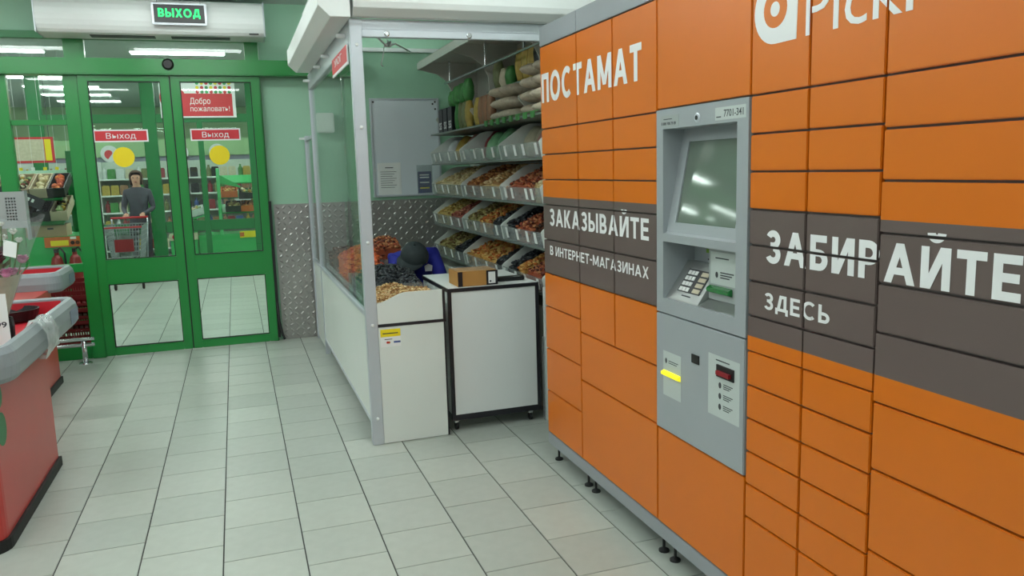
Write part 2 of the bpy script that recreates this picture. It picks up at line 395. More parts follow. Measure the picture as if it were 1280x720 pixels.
def sweep(mb, path, sec, closed=False, mi=0):
    """path: xy points, sec: (outward, z) profile; the profile rides the path, outward = right of travel"""
    n = len(path); k = len(sec); rows = []
    for i, p in enumerate(path):
        a = path[(i-1) % n] if closed or i > 0 else p; b = path[(i+1) % n] if closed or i < n-1 else p
        t = (Vector(b)-Vector(a)).normalized(); o = Vector((t.y, -t.x))
        rows += [(p[0]+o.x*u, p[1]+o.y*u, z) for u, z in sec]
    fs = []
    for i in range(n if closed else n-1):
        j = (i+1) % n
        fs += [(i*k+q, i*k+(q+1) % k, j*k+(q+1) % k, j*k+q) for q in range(k)]
    if not closed: fs += [list(range(k)), list(range((n-1)*k, n*k))[::-1]]
    mb.add(rows, fs, mi)
def arc(cx, cy, r, a0, a1, n=6): return [(cx+r*math.cos(math.radians(a0+(a1-a0)*i/n)), cy+r*math.sin(math.radians(a0+(a1-a0)*i/n))) for i in range(n+1)]
def skin_body(name, joints, edges, radii, root, mats, pick, parent=None, sub=2):
    keys = list(joints); idx = {k: i for i, k in enumerate(keys)}
    me = bpy.data.meshes.new(name); me.from_pydata([joints[k] for k in keys], [(idx[a], idx[b]) for a, b in edges], [])
    o = bpy.data.objects.new(name, me); col.objects.link(o)
    sm = o.modifiers.new('skin', 'SKIN'); sm.use_smooth_shade = True
    for k in keys:
        d = me.skin_vertices[0].data[idx[k]]; r = radii[k]; d.radius = (r, r) if not isinstance(r, tuple) else r; d.use_root = (k == root)
    sb = o.modifiers.new('sub', 'SUBSURF'); sb.levels = sub; sb.render_levels = sub
    bpy.context.view_layer.update(); dg = bpy.context.evaluated_depsgraph_get()
    nm = bpy.data.meshes.new_from_object(o.evaluated_get(dg)); bpy.data.objects.remove(o)
    v = [tuple(x.co) for x in nm.vertices]; f = [list(p.vertices) for p in nm.polygons]
    mi = [pick(p.center) for p in nm.polygons]; bpy.data.meshes.remove(nm)
    return link(name, v, f, mi, mats, parent, smooth=True, fixn=False)

# ------------------------------------------------------------------ the room
def struct(o): o['kind'] = 'structure'; return o
DW = 7.90                                                          # plane of the sliding doors
floor = struct(box('floor', 'grout', -7, 4, -4, 22, -.06, -.004))
T = .331; X0 = -.165; YA = 3.682; YB = 3.517
tile_me = None; rest = MB(); cand = []
def projected(x, y):
    p = Vector((x, y, -CAM_H)); z = p.dot(_f)
    if z < .3: return None
    return 640+992*p.dot(RIGHT)/z, 360+992*p.dot(DOWN)/z
for i in range(-20, 12):
    x = X0+T*(i+.5)
    for j in range(-23, 56):
        y = (YA if i % 2 == 0 else YB)+T*(j+.5)
        if not (-6.8 < x < 3.8 and -3.8 < y < 21.8): continue
        q = projected(x, y); seen = q and -90 < q[0] < 1000 and 300 < q[1] < 800 and x < 1.7 and x > -1.75 and not (x > .9 and y > 4.75)
        cand.append((y if seen else 1e3+y, x, y))
cand.sort()
for k, (key, x, y) in enumerate(cand):
    if k < 290 and key < 1e3:
        if tile_me is None:
            o = MB().box(x-T/2+.0030, x+T/2-.0030, y-T/2+.0017, y+T/2-.0017, -.01, 0).build('tile', 'tile', floor, bevel=.0012); tile_me = o.data
        else: place('tile', tile_me, (x, y, -.01), floor)
    else: rest.box(x-T/2+.0030, x+T/2-.0030, y-T/2+.0017, y+T/2-.0017, -.01, 0)
tag(rest.build('tile_field', 'tile', floor, fixn=False), kind='stuff')
ceiling = struct(box('ceiling', 'ceiling_white', -7, 4, -4, 8.0, 3.16, 3.22))
struct(box('ceiling_store', 'ceiling_store', -7, 4, 8.06, 22, 3.34, 3.40))
# door wall: solid right of the doors, lintel above the transom, short piece at the left
MBW = MB(); MBW.box(.30, 4, 7.95, 8.06, 0, 3.16); MBW.box(-7, .30, 7.95, 8.06, 2.86, 3.34); MBW.box(-7, -3.05, 7.95, 8.06, 0, 2.86)
wall = struct(MBW.build('wall_back', 'wall_green', pivot=(1.3, 8, 0)))
struct(box('wall_right', 'wall_pale', 2.30, 2.42, -4, 7.95, 0, 3.16))
struct(box('wall_store_back', 'store_wall', -7, 4, 21.9, 22.02, 0, 3.34))
struct(box('wall_store_right', 'store_wall', 3.2, 3.3, 8.06, 21.9, 0, 3.34))
# tread plate cladding
plate = box('tread_plate', 'tread_metal', .335, 2.29, 7.938, 7.9495, .002, 1.315, wall)
lz = MB(); nx = 36; nz_ = 25; px_ = (2.28-.345)/nx; pz = 1.30/nz_
for i in range(nx):
    for j in range(nz_):
        cx = .345+px_*(i+.5); cz = .010+pz*(j+.5); s = 1 if (i+j) % 2 else -1
        L, w_, h = .025, .0115, .0045
        d = Vector((math.cos(math.radians(45*s)), math.sin(math.radians(45*s)))); e = Vector((-d.y, d.x))
        P = [(cx+d.x*a+e.x*b, 7.9385-c, cz+d.y*a+e.y*b) for a, b, c in ((-L, 0, 0), (-L*.4, w_, 0), (L*.4, w_, 0), (L, 0, 0), (L*.4, -w_, 0), (-L*.4, -w_, 0), (-L*.45, 0, h), (L*.45, 0, h))]
        lz.add(P, [(0, 1, 6), (1, 2, 7, 6), (2, 3, 7), (3, 4, 7), (4, 5, 6, 7), (5, 0, 6)])
tag(lz.build('tread_pattern', 'tread_metal', wall), kind='stuff')
# cable duct high on the wall and the green beam running along the wall top
box('cable_duct', 'white_paint', 1.12, 2.29, 7.915, 7.949, 2.745, 2.782, wall, bevel=.004)
box('junction_box', 'white_paint', .78, .945, 7.86, 7.949, 1.98, 2.165, wall, bevel=.01)

# ceiling lamps: hall and store
def lamp_proto():
    t = thing('ceiling_lamp', (0, 0, 3.16), 'white linear fluorescent lamp on the hall ceiling', 'ceiling lamp', 'fluorescent lamps on the hall ceiling')
    MB().box(-.62, .62, -.11, .11, 3.115, 3.159).build('housing', 'white_paint', t, bevel=.006)
    MB().box(-.60, .60, -.09, .09, 3.100, 3.116).build('diffuser', 'lamp_glow', t, bevel=.004)
    return t
lp = lamp_proto(); first = True
hall_rows = [(x, y) for y in (.4, 2.0, 3.6, 5.2, 6.8) for x in (-4.0, -2.2, -.4, 1.4)]
for x, y in hall_rows:
    if first: lp.location = (x, y, 3.16); W[lp] = Vector((x, y, 3.16)); first = False
    else:
        c = dup(lp, (0, 0, 0)); c.location = (x, y, 3.16)
for x, y in [(x, y) for y in (9.2, 10.7, 12.2, 13.7, 15.2, 16.7, 18.2, 19.7) for x in (-2.85, -.60, 1.65, -5.0)]:  # rows set closer, with extra lamps added to brighten the shop
    c = dup(lp, (0, 0, 0), label='white linear fluorescent lamp on the ceiling beyond the glass doors'); c['group'] = 'fluorescent lamps behind the glass doors'
    c.location = (x, y, 3.34)

# ------------------------------------------------------------------ green glazed front: header rail, transoms, side window, sliding doors
def fr_y(y): return lambda u, w, d: (u, y-d, w)                     # flat work on a face looking at the camera
rail = struct(box('trim_1', 'green_frame', -3.0, 1.22, 7.80, 7.945, 2.495, 2.635, bevel=.008))
sn = MB().lathe([(.0, -.02), (.035, -.02), (.05, 0), (.05, .02)], (-.475, 7.79, 2.585), 16, axis='y').build('motion_sensor', 'black_plastic', rail, smooth=False)
tr = thing('window_2', (-.6, 7.93, 2.635), None, None); struct(tr)
for x0, x1 in ((-1.30, -1.14), (.175, .295), (-3.0, -2.9)): box('mullion', 'green_frame', x0, x1, 7.88, 7.945, 2.636, 2.86, tr, bevel=.004)
box('head_rail', 'green_dark', -3.0, .298, 7.88, 7.945, 2.80, 2.862, tr, bevel=.004)
for x0, x1 in ((-2.899, -1.301), (-1.139, .174)): box('pane', 'glass', x0, x1, 7.91, 7.916, 2.637, 2.80, tr)
wn = thing('window_1', (-2.1, 7.92, 0), None, None); struct(wn)
for x0, x1 in ((-1.33, -1.215), (-1.88, -1.755), (-3.0, -2.88)): box('post', 'green_frame', x0, x1, 7.87, 7.94, 0, 2.494, wn, bevel=.005)
for a, b in ((-2.879, -1.881), (-1.754, -1.331)):
    box('crossbar', 'green_frame', a, b, 7.885, 7.935, 2.075, 2.12, wn, bevel=.004)
    box('crossbar', 'green_frame', a, b, 7.885, 7.935, .79, .865, wn, bevel=.004)
    box('bottom_rail', 'green_frame', a, b, 7.885, 7.935, 0, .12, wn, bevel=.004)
    for z0, z1 in ((.121, .789), (.866, 2.074), (2.121, 2.493)): box('pane', 'glass', a, b, 7.905, 7.911, z0, z1, wn)
jb = struct(box('trim_2', 'green_frame', .245, .298, 7.90, 7.948, 0, 2.494, bevel=.004))
def slide_door(name, x0, x1, y0, y1, sw, sx0, sx1, cx):
    d = thing(name, ((x0+x1)/2, (y0+y1)/2, 0), None, None); struct(d)
    box('stile', 'green_frame', x0, x0+sw, y0, y1, .012, 2.494, d, bevel=.004); box('stile', 'green_frame', x1-sw, x1, y0, y1, .012, 2.494, d, bevel=.004)
    for z0, z1 in ((.012, .085), (.665, .885), (2.445, 2.494)): box('rail', 'green_frame', x0+sw, x1-sw, y0, y1, z0, z1, d, bevel=.004)
    ym = (y0+y1)/2
    for z0, z1 in ((.086, .664), (.886, 2.444)):
        box('pane', 'glass', x0+sw, x1-sw, ym-.003, ym+.003, z0, z1, d)
        g = MB()
        for a in ((x0+sw, x0+sw+.007, z0, z1), (x1-sw-.007, x1-sw, z0, z1), (x0+sw+.007, x1-sw-.007, z0, z0+.007), (x0+sw+.007, x1-sw-.007, z1-.007, z1)): g.box(a[0], a[1], ym-.012, ym+.012, a[2], a[3])
        g.build('gasket', 'rubber', d)
    sg = box('exit_sticker', 'print_white', sx0, sx1, ym-.0055, ym-.0035, 1.922, 2.03, d)
    decal('red_field', rect2(sx0+.012, sx1-.012, 1.934, 2.018), 'sign_red', fr_y(ym-.0056), sg)
    lettering('Выход', 'print_white', fr_y(ym-.0068), sg, sx0+.10, sx1-.10, 1.952, 2.002, bold=.0)
    st = MB().lathe([(.088, 0), (.088, .002)], (cx, ym-.0055, 1.79), 32, axis='y').build('yellow_dot', 'yellow', d)
    return d
slide_door('door_1', -1.212, -.482, 7.85, 7.89, .075, -1.135, -.695, -.91)
box('edge_seal', 'rubber', -.4815, -.4725, 7.855, 7.885, .012, 2.49, bpy.data.objects['door_1'])
slide_door('door_2', -.472, .285, 7.85, 7.89, .075, -.345, .085, -.11)
box('door_seal', 'rubber', .286, .312, 7.86, 7.897, .04, 1.35, jb)
cb = MB().tube([(.30, 7.86, .40), (.305, 7.84, .2), (.325, 7.82, .08), (.345, 7.80, .03)], .012, 8).build('hose', 'rubber', jb, smooth=True)

# air curtain and exit sign
ac = thing('air_curtain', (-.54, 7.72, 2.80), 'long white air curtain with rounded front mounted above the green sliding doors', 'air curtain')
poly = [(7.876, 2.80), (7.876, 3.09), (7.60, 3.09)]+[(7.60-.085*math.sin(math.pi*i/10), 2.945+.145*math.cos(math.pi*i/10)) for i in range(1, 10)]+[(7.60, 2.80)]
MB().prism(poly, 'x', -1.42, .345).build('housing', 'white_paint', ac, bevel=.004)
for a, b in ((-1.05, -.55), (-.42, .06)): box('air_slot', 'dark_grey', a, b, 7.64, 7.76, 2.795, 2.806, ac)
box('end_cap', 'aluminium', .345, .357, 7.53, 7.876, 2.80, 3.09, ac, bevel=.003); box('end_cap', 'aluminium', -1.432, -1.42, 7.53, 7.876, 2.80, 3.09, ac, bevel=.003)
box('badge', 'dark_grey', .22, .30, 7.545, 7.56, 2.816, 2.826, ac)
ex = thing('exit_sign', (-.33, 7.47, 2.87), 'black exit sign with glowing green letters hung before the air curtain', 'sign')
box('frame', 'aluminium', -.545, -.115, 7.465, 7.50, 2.868, 3.045, ex, bevel=.006)
box('panel', 'black_plastic', -.528, -.132, 7.459, 7.466, 2.884, 3.030, ex)
strokes('ВЫХОД', 'exit_green', fr_y(7.459), ex, -.495, -.165, 2.928, 2.998, .19, name='glowing_letter')
for x in (-.50, -.16): MB().tube([(x, 7.483, 3.045), (x, 7.483, 3.162)], .004, 6).build('hanger', 'chrome', ex)

# ------------------------------------------------------------------ parcel locker
LX = 1.53; LY = [3.925, 3.463, 3.092, 2.717, 2.135, 1.868, 1.592, 1.02]
lk = thing('parcel_locker', (1.83, 2.47, 0), 'large orange and brown parcel locker with grey payment terminal and white lettering', 'parcel locker')
def fr_x(u, w, d): return (LX-d, u, w)
cc = MB(); cc.box(LX+.017, 2.13, LY[3]-.03, LY[0], .155, 2.205); cc.box(LX+.017, 2.13, LY[-1], LY[4]+.03, .155, 2.205)
cc.box(LX+.017, 2.13, LY[4]+.03, LY[3]-.03, .155, 1.045); cc.box(LX+.017, 2.13, LY[4]+.03, LY[3]-.03, 1.74, 2.205); cc.box(LX+.15, 2.13, LY[4]+.03, LY[3]-.03, 1.045, 1.74)
cc.build('carcass', 'locker_case', lk, pivot=(1.83, 2.47, .155))
MB().prism([(LX, .155), (2.13, .155), (2.13, .072), (LX+.025, .072), (LX, .095)], 'y', LY[-1], LY[0]).build('plinth', 'locker_grey', lk, bevel=.002)
for a, b in ((3.925, 3.464), (3.462, 2.718), (2.716, 2.136), (2.134, 1.593), (1.591, 1.02)): box('top_fascia', 'locker_grey', LX, 2.13, b, a, 2.206, 2.302, lk, bevel=.002)
for y in (3.885, 3.493, 3.408, 2.745, 2.655, 2.16, 2.08, 1.62, 1.07):
    for x in (1.575, 2.08):
        MB().lathe([(.0, 0), (.022, 0), (.022, .008), (.012, .014), (.006, .016), (.006, .072)], (x, y, 0), 12).build('levelling_foot', 'rubber', lk)
BAND0, BAND1 = 1.042, 1.443
def door(y1, y0, z0, z1):
    """one compartment door; the printed brown band crosses some doors"""
    g = .0032; a, b, c, d = y0+g, y1-g, z0+g, z1-g
    cuts = [c]+[k for k in (BAND0, BAND1) if c+.006 < k < d-.006]+[d]
    mb = MB(); mb.box(LX+.002, LX+.016, a, b, c, d, 0)
    o = None
    mid = (c+d)/2
    if len(cuts) == 2:
        m = 'brown' if BAND0 < mid < BAND1 else 'orange'
        return MB().box(LX, LX+.016, a, b, c, d).build('locker_door', m, lk, bevel=.0025)
    v = []; f = []; mi = []
    k = len(cuts)
    for z in cuts: v += [(LX, a, z), (LX, b, z), (LX+.016, b, z), (LX+.016, a, z)]
    for i in range(k-1):
        mm = 1 if BAND0 <= (cuts[i]+cuts[i+1])/2 <= BAND1 else 0
        for q in range(4): f.append((i*4+q, i*4+(q+1) % 4, (i+1)*4+(q+1) % 4, (i+1)*4+q)); mi.append(mm)
    f += [(3, 2, 1, 0), tuple(range((k-1)*4, k*4))]; mi += [mi[0], mi[-1]]
    return link('locker_door', v, f, mi, ['orange', 'brown'], lk)
doors = []
def column(y1, y0, zs):
    for a, b in zip(zs[:-1], zs[1:]): doors.append((door(y1, y0, b, a), y0, y1, b, a))
TOP = 2.203; BOT = .157
column(LY[0], LY[1], [TOP, 1.79, 1.66, 1.532, 1.404, 1.221, 1.041, .862, .630, .396, BOT])
for c in (1, 2): column(LY[c], LY[c+1], [TOP, 1.79, 1.66, 1.532, 1.404, 1.221, 1.041, .801])
column(LY[1], LY[3], [.801, .563, BOT])
column(LY[3], LY[4], [TOP, 1.798]); column(LY[3], LY[4], [.558, BOT])
for c in (4, 5): column(LY[c], LY[c+1], [TOP, 1.797, 1.68, 1.565, 1.448, 1.336, 1.221, 1.108, .992, .877, .765, .652, .539, .423, BOT])
column(LY[6], LY[7], [TOP, 1.797, 1.668, 1.54, 1.41, 1.281, 1.154, .969, .786, .558, .36, BOT])
def on_doors(make, u0, u1, w0, w1):
    for o, y0, y1, z0, z1 in doors:
        if y0 < max(u0, u1) and y1 > min(u0, u1) and z0 < w1 and z1 > w0: make(o, (y0+.004, y1-.004, z0+.004, z1-.004))
for body, u0, u1, w0, w1, bd in (('ПОСТАМАТ', 3.905, 2.835, 1.922, 2.066, .205), ('ЗАКАЗЫВАЙТЕ', 3.833, 2.782, 1.297, 1.384, .19), ('В ИНТЕРНЕТ-МАГАЗИНАХ', 3.836, 2.785, 1.144, 1.192, .165),
                             ('ЗАБИРАЙТЕ', 2.044, 1.197, 1.288, 1.388, .20), ('ЗДЕСЬ', 2.048, 1.758, 1.142, 1.194, .18)):
    on_doors(lambda o, c, a=(body, u0, u1, w0, w1, bd): strokes(a[0], 'print_white', fr_x, o, a[1], a[2], a[3], a[4], a[5], clip=c), u0, u1, w0-.03, w1+.04)
on_doors(lambda o, c: lettering('PickPoint', 'print_white', fr_x, o, 1.888, 1.10, 1.937, 2.068, bold=.0, clip=c, capbody='P'), 1.888, 1.10, 1.90, 2.09)
em_c, em_w, em_r = 2.022, 2.034, .098                               # round emblem with one square corner, ring and dot
outer = [(em_c-em_r*math.cos(math.radians(a)), em_w+em_r*math.sin(math.radians(a))) for a in range(0, 271, 10)]
outer += [(em_c-em_r*.97, em_w-em_r)]
on_doors(lambda o, c: decal('emblem', outer, 'print_white', fr_x, o, c), em_c+em_r, em_c-em_r, em_w-em_r, em_w+em_r)
on_doors(lambda o, c: decal('emblem_ring', disc2d(em_c, em_w, .053), 'orange', lambda u, w, d: (LX-.0012-d, u, w), o, c, .0006), em_c+.05, em_c-.05, em_w-.05, em_w+.05)
on_doors(lambda o, c: decal('emblem_dot', disc2d(em_c, em_w, .021), 'print_white', lambda u, w, d: (LX-.0018-d, u, w), o, c, .0006), em_c+.02, em_c-.02, em_w-.02, em_w+.02)
# terminal: framed front with a tilted screen above and a keypad niche below
ty1, ty0 = LY[3]-.003, LY[4]+.003; oy1, oy0 = 2.666, 2.198
tf = MB()
for a in ((ty0, oy0, 1.030, 1.795), (oy1, ty1, 1.030, 1.795), (oy0, oy1, 1.724, 1.795), (oy0, oy1, 1.030, 1.087), (oy0, oy1, 1.305, 1.335)): tf.box(LX-.004, LX+.016, a[0], a[1], a[2], a[3])
term = tf.build('terminal_front', 'terminal_grey', lk)
MB().prism([(LX+.0, 1.305), (LX+.0, 1.335), (LX+.03, 1.350), (LX+.03, 1.305)], 'y', oy0, oy1).build('screen_ledge', 'terminal_grey', term)
bz = MB()      # tilted bezel around the screen, and the recess walls
def tilt(u, w, d): k = (w-1.34)/(1.724-1.34); return (LX+.012+.075*k-d, u, w)
sy1, sy0, sz0, sz1 = 2.615, 2.237, 1.378, 1.676
for a in ((oy0, sy0, 1.340, 1.724), (sy1, oy1, 1.340, 1.724), (sy0, sy1, 1.340, sz0), (sy0, sy1, sz1, 1.724)):
    q = [tilt(u, w, 0) for u, w in ((a[0], a[2]), (a[1], a[2]), (a[1], a[3]), (a[0], a[3]))]; r = [tilt(u, w, -.02) for u, w in ((a[0], a[2]), (a[1], a[2]), (a[1], a[3]), (a[0], a[3]))]
    bz.add(q+r, [(0, 1, 2, 3), (7, 6, 5, 4), (0, 4, 5, 1), (1, 5, 6, 2), (2, 6, 7, 3), (3, 7, 4, 0)])
bz.build('screen_bezel', 'terminal_grey', term)
rw = MB(); rw.box(LX+.016, LX+.12, oy0-.004, oy0, 1.30, 1.728); rw.box(LX+.016, LX+.12, oy1, oy1+.004, 1.30, 1.728); rw.box(LX+.016, LX+.12, oy0, oy1, 1.724, 1.728)
rw.build('screen_recess', 'terminal_grey', term)
scq = [tilt(u, w, -.006) for u, w in ((sy0, sz0), (sy1, sz0), (sy1, sz1), (sy0, sz1))]; scr_b = [tilt(u, w, -.016) for u, w in ((sy0, sz0), (sy1, sz0), (sy1, sz1), (sy0, sz1))]
sb = MB(); sb.add(scq+scr_b, [(0, 1, 2, 3), (7, 6, 5, 4), (0, 4, 5, 1), (1, 5, 6, 2), (2, 6, 7, 3), (3, 7, 4, 0)]); sb.build('touch_screen', 'screen', term)
nb = MB(); nb.box(LX+.135, LX+.14, oy0, oy1, 1.06, 1.31); nb.box(LX+.016, LX+.135, oy0-.004, oy0, 1.06, 1.31); nb.box(LX+.016, LX+.135, oy1, oy1+.004, 1.06, 1.31); nb.box(LX+.016, LX+.135, oy0, oy1, 1.306, 1.31)
nb.build('keypad_niche', 'terminal_grey', term)
RB = 2.445                                                          # the card reader block starts here
MB().prism([(LX+.010, 1.088), (LX+.012, 1.092), (LX+.105, 1.225), (LX+.134, 1.225), (LX+.134, 1.075), (LX+.010, 1.075)], 'y', RB, oy1).build('keypad_slope', 'steel_brushed', term)
MB().prism([(LX+.010, 1.087), (LX+.060, 1.112), (LX+.134, 1.112), (LX+.134, 1.075), (LX+.010, 1.075)], 'y', oy0, RB).build('reader_shelf', 'steel_brushed', term)
rd = box('card_reader', 'pos_grey', LX+.055, LX+.134, oy0+.001, RB, 1.112, 1.305, term, bevel=.002)
frd = lambda u, w, d: (LX+.055-d, u, w)
decal('reader_label', rect2(2.432, 2.26, 1.17, 1.285), 'sticker', frd, rd, th=.0006)
MB().prism([(LX+.056, 1.135), (LX+.038, 1.142), (LX+.036, 1.156), (LX+.056, 1.165)], 'y', 2.296, 2.435).build('card_slot', 'slot_green', rd, bevel=.003)
for w, a, b in ((1.262, 2.40, 2.32), (1.212, 2.37, 2.29), (1.203, 2.37, 2.30), (1.194, 2.37, 2.315)): decal('small_print', rect2(a, b, w, w+.004), 'ink', lambda u, w, d: (LX+.054-d, u, w), rd, th=.0006)
decal('print_mark', disc2d(2.392, 1.204, .011, 12, .008), 'ink', lambda u, w, d: (LX+.054-d, u, w), rd, th=.0006)
def slope(u, w, d):                                                 # w runs up the keypad slope from 0 to 1
    n = Vector((-.133, 0, .093)).normalized(); p = Vector((LX+.012+.093*w, u, 1.092+.133*w))+n*d; return tuple(p)
kp = decal('keypad', rect2(2.618, 2.468, .20, .80), 'dark_grey', slope, term, th=.002)
for r in range(4):
    for c in range(4):
        u1 = 2.610-(.0225*c if c < 3 else .090); wd = .018 if c < 3 else .045; w0 = .225+.145*r
        decal('key', rect2(u1, u1-wd, w0, w0+.10), 'paper' if c < 3 else 'pack_cream', lambda u, w, d: slope(u, w, d+.002), kp, th=.002)
decal('keypad_print', rect2(2.575, 2.515, .10, .13), 'ink', slope, term, th=.0006)
MB().box(LX+.125, LX+.135, 2.455, 2.57, 1.262, 1.276).build('lime_light', 'slot_lime', term)
box('dark_slot', 'black_plastic', LX+.12, LX+.135, 2.455, 2.55, 1.236, 1.242, term)
cm = MB().lathe([(.0, -.004), (.014, -.004), (.017, -.001), (.017, .003)], (LX-.004, 2.431, 1.751), 20, axis='x').build('camera_ring', 'aluminium', term)
MB().lathe([(.0, -.006), (.008, -.006), (.008, -.002)], (LX-.0035, 2.431, 1.751), 16, axis='x').build('lens', 'black_plastic', cm)
frt = lambda u, w, d: (LX-.004-d, u, w); frt2 = lambda u, w, d: (LX-.0046-d, u, w)
l1 = decal('phone_label', rect2(2.683, 2.553, 1.730, 1.772), 'pos_grey', frt, term, th=.0006); lettering('8 800 700 79 09', 'ink', frt2, l1, 2.675, 2.573, 1.737, 1.748, .006, th=.0005, capbody='8')
decal('small_print', rect2(2.66, 2.60, 1.757, 1.760), 'ink', frt2, l1, th=.0005)
l2 = decal('number_label', rect2(2.322, 2.152, 1.734, 1.775), 'sticker', frt, term, th=.0006); lettering('7701-341', 'ink', frt2, l2, 2.272, 2.165, 1.743, 1.766, .006, th=.0005, capbody='8')
decal('small_print', rect2(2.315, 2.288, 1.7425, 1.746), 'ink', frt2, l2, th=.0005)
# service panel below
sp = box('service_panel', 'terminal_grey', LX-.006, LX+.016, ty0, ty1, .562, 1.024, lk, bevel=.003)
fs1 = lambda u, w, d: (LX-.006-d, u, w); fs2 = lambda u, w, d: (LX-.0066-d, u, w)
s1 = decal('instruction_sticker', rect2(2.66, 2.53, .706, .882), 'sticker', fs1, sp, th=.0006)
MB().prism([(LX-.007, .785), (LX-.020, .790), (LX-.020, .800), (LX-.007, .806)], 'y', 2.532, 2.656).build('yellow_slot', 'slot_yellow', s1)
for w, a, b in ((.846, 2.62, 2.55), (.838, 2.62, 2.56)): decal('small_print', rect2(a, b, w, w+.003), 'ink', fs2, s1, th=.0005)
decal('print_mark', disc2d(2.638, .845, .011, 12, .007), 'ink', fs2, s1, th=.0005)
box('scanner_window', 'black_plastic', LX-.010, LX-.005, 2.405, 2.453, .880, .912, sp)
s2 = decal('card_instruction_sticker', rect2(2.347, 2.162, .722, .940), 'sticker', fs1, sp, th=.0006)
rdw = box('reader_mouth', 'black_plastic', LX-.012, LX-.006, 2.192, 2.291, .868, .910, s2); box('mouth_lip', 'dark_red', LX-.022, LX-.012, 2.205, 2.280, .878, .892, s2)
decal('small_print', rect2(2.30, 2.22, .922, .926), 'ink', fs2, s2, th=.0005)
for w in (.838, .800, .762):
    decal('print_mark', disc2d(2.275, w, .011, 12, .008), 'ink', fs2, s2, th=.0005)
    for k in range(3): decal('small_print', rect2(2.255, 2.20+.01*k, w+.006-.007*k, w+.009-.007*k), 'ink', fs2, s2, th=.0005)

# ------------------------------------------------------------------ dried fruit stall
stall = thing('dried_fruit_stall', (.69, 5.8, 0), 'white aluminium and glass kiosk of the dried fruit stall beside the lockers', 'kiosk')
PX = .656
def bolt(x, y, z, parent, ax): MB().lathe([(.0, -.008), (.007, -.007), (.010, -.003), (.010, .001)], (x, y, z), 12, axis=ax).build('bolt_cap', 'white_paint', parent, smooth=True)
post = box('post', 'aluminium', PX, .721, 4.525, 4.59, 0, 2.43, stall, bevel=.004)
for z in (2.29, 1.845, 1.20, .72, .16): bolt(.690, 4.525, z, post, 'y')
post2 = box('post', 'aluminium', PX, .70, 7.085, 7.13, 0, 2.41, stall, bevel=.004)
post3 = box('post', 'aluminium', PX, .70, 7.83, 7.87, 0, 1.95, stall, bevel=.004)
post4 = box('post', 'aluminium', 2.235, 2.29, 4.53, 4.585, 0, 2.43, stall, bevel=.004)
MB().box(PX-.05, PX+.02, 7.84, 7.86, 1.915, 1.935).build('door_catch', 'white_paint', post3, bevel=.003)
# side: raised white panel, glazing, top beam
pn = box('side_panel', 'white_panel', PX+.006, PX+.026, 4.591, 7.084, .15, .765, stall)
box('panel_rail', 'aluminium', PX, PX+.034, 4.591, 7.084, .765, .79, stall, bevel=.003); box('panel_rail', 'aluminium', PX, PX+.034, 4.591, 7.084, .128, .15, stall, bevel=.003)
box('side_glass', 'glass_stall', PX+.014, PX+.020, 4.591, 7.084, .791, 2.299, stall)
sb_ = box('side_beam', 'aluminium', PX, PX+.045, 4.591, 7.14, 2.30, 2.43, stall, bevel=.004)
for y in (4.72, 5.55, 6.10, 7.0): box('beam_clip', 'white_paint', PX-.05, PX, y-.018, y+.018, 2.355, 2.375, sb_, bevel=.003)
# stall gate between the far post and the wall
gt = box('gate_panel', 'white_panel', PX+.012, PX+.03, 7.131, 7.829, .03, .765, stall)
box('gate_glass', 'glass_stall', PX+.016, PX+.022, 7.131, 7.829, .79, 1.90, stall)
for z0, z1 in ((.765, .79), (1.90, 1.93)): box('gate_rail', 'aluminium', PX+.004, PX+.036, 7.131, 7.829, z0, z1, stall, bevel=.003)
# front: lower beam, cornice, panels
fb = box('front_beam', 'aluminium', .722, 2.234, 4.528, 4.572, 2.334, 2.372, stall, bevel=.003)
box('front_beam', 'aluminium', .722, 2.234, 4.536, 4.572, 2.374, 2.43, stall, bevel=.003)
for x in (.86, 1.335, 1.98):
    w_ = MB().lathe([(.0, -.005), (.010, -.005), (.016, -.002), (.016, .001)], (x, 4.528, 2.352), 16, axis='y').build('screw_washer', 'chrome', fb)
sec = [(.0, 2.415), (-.105, 2.415), (-.165, 2.475), (-.165, 2.59), (-.105, 2.65), (.0, 2.65)]
MB().prism([(PX-.006+u, z) for u, z in sec], 'y', 4.43, 6.87).build('cornice', 'white_paint', stall, bevel=.002)
cap = MB().prism([(PX-.006+u*1.02, z) for u, z in sec], 'y', 4.418, 4.43).build('cornice_cap', 'white_paint', stall, bevel=.002)
for x in (.545, .60): bolt(x, 4.418, 2.54, cap, 'y')
MB().prism([(PX-.006+u*1.02, z) for u, z in sec], 'y', 6.87, 6.882).build('cornice_cap', 'white_paint', stall, bevel=.002)
sec2 = [(4.535, 2.432), (4.475, 2.432), (4.425, 2.47), (4.415, 2.50), (4.415, 2.59), (4.46, 2.65), (4.535, 2.65)]
MB().prism(sec2, 'x', .668, 2.29).build('cornice', 'white_paint', stall, bevel=.002)
fp = box('front_panel', 'white_panel', .722, 1.112, 4.527, 4.545, .004, .704, stall)
box('edge_strip', 'black_edge', .722, 1.126, 4.525, 4.548, .704, .722, stall)
crv = [(.722, .722), (1.110, .722), (1.110, .898), (.90, .898)]+[(.90-.178*i/8, .898-.052*(1-math.cos(math.pi*i/8))/2) for i in range(1, 9)]
MB().prism(crv, 'y', 4.528, 4.544).build('curved_panel', 'white_panel', stall)
box('edge_strip', 'black_edge', 1.111, 1.126, 4.527, 4.548, .722, .900, stall)
box('edge_strip', 'black_edge', 1.113, 1.122, 4.528, 4.544, .004, .703, stall)
lbn = box('card_payment_sticker', 'paper', .732, .850, 4.5262, 4.527, .585, .690, stall)
decal('yellow_field', rect2(.732, .850, .645, .690), 'yellow', fr_y(4.5262), lbn, th=.0004)
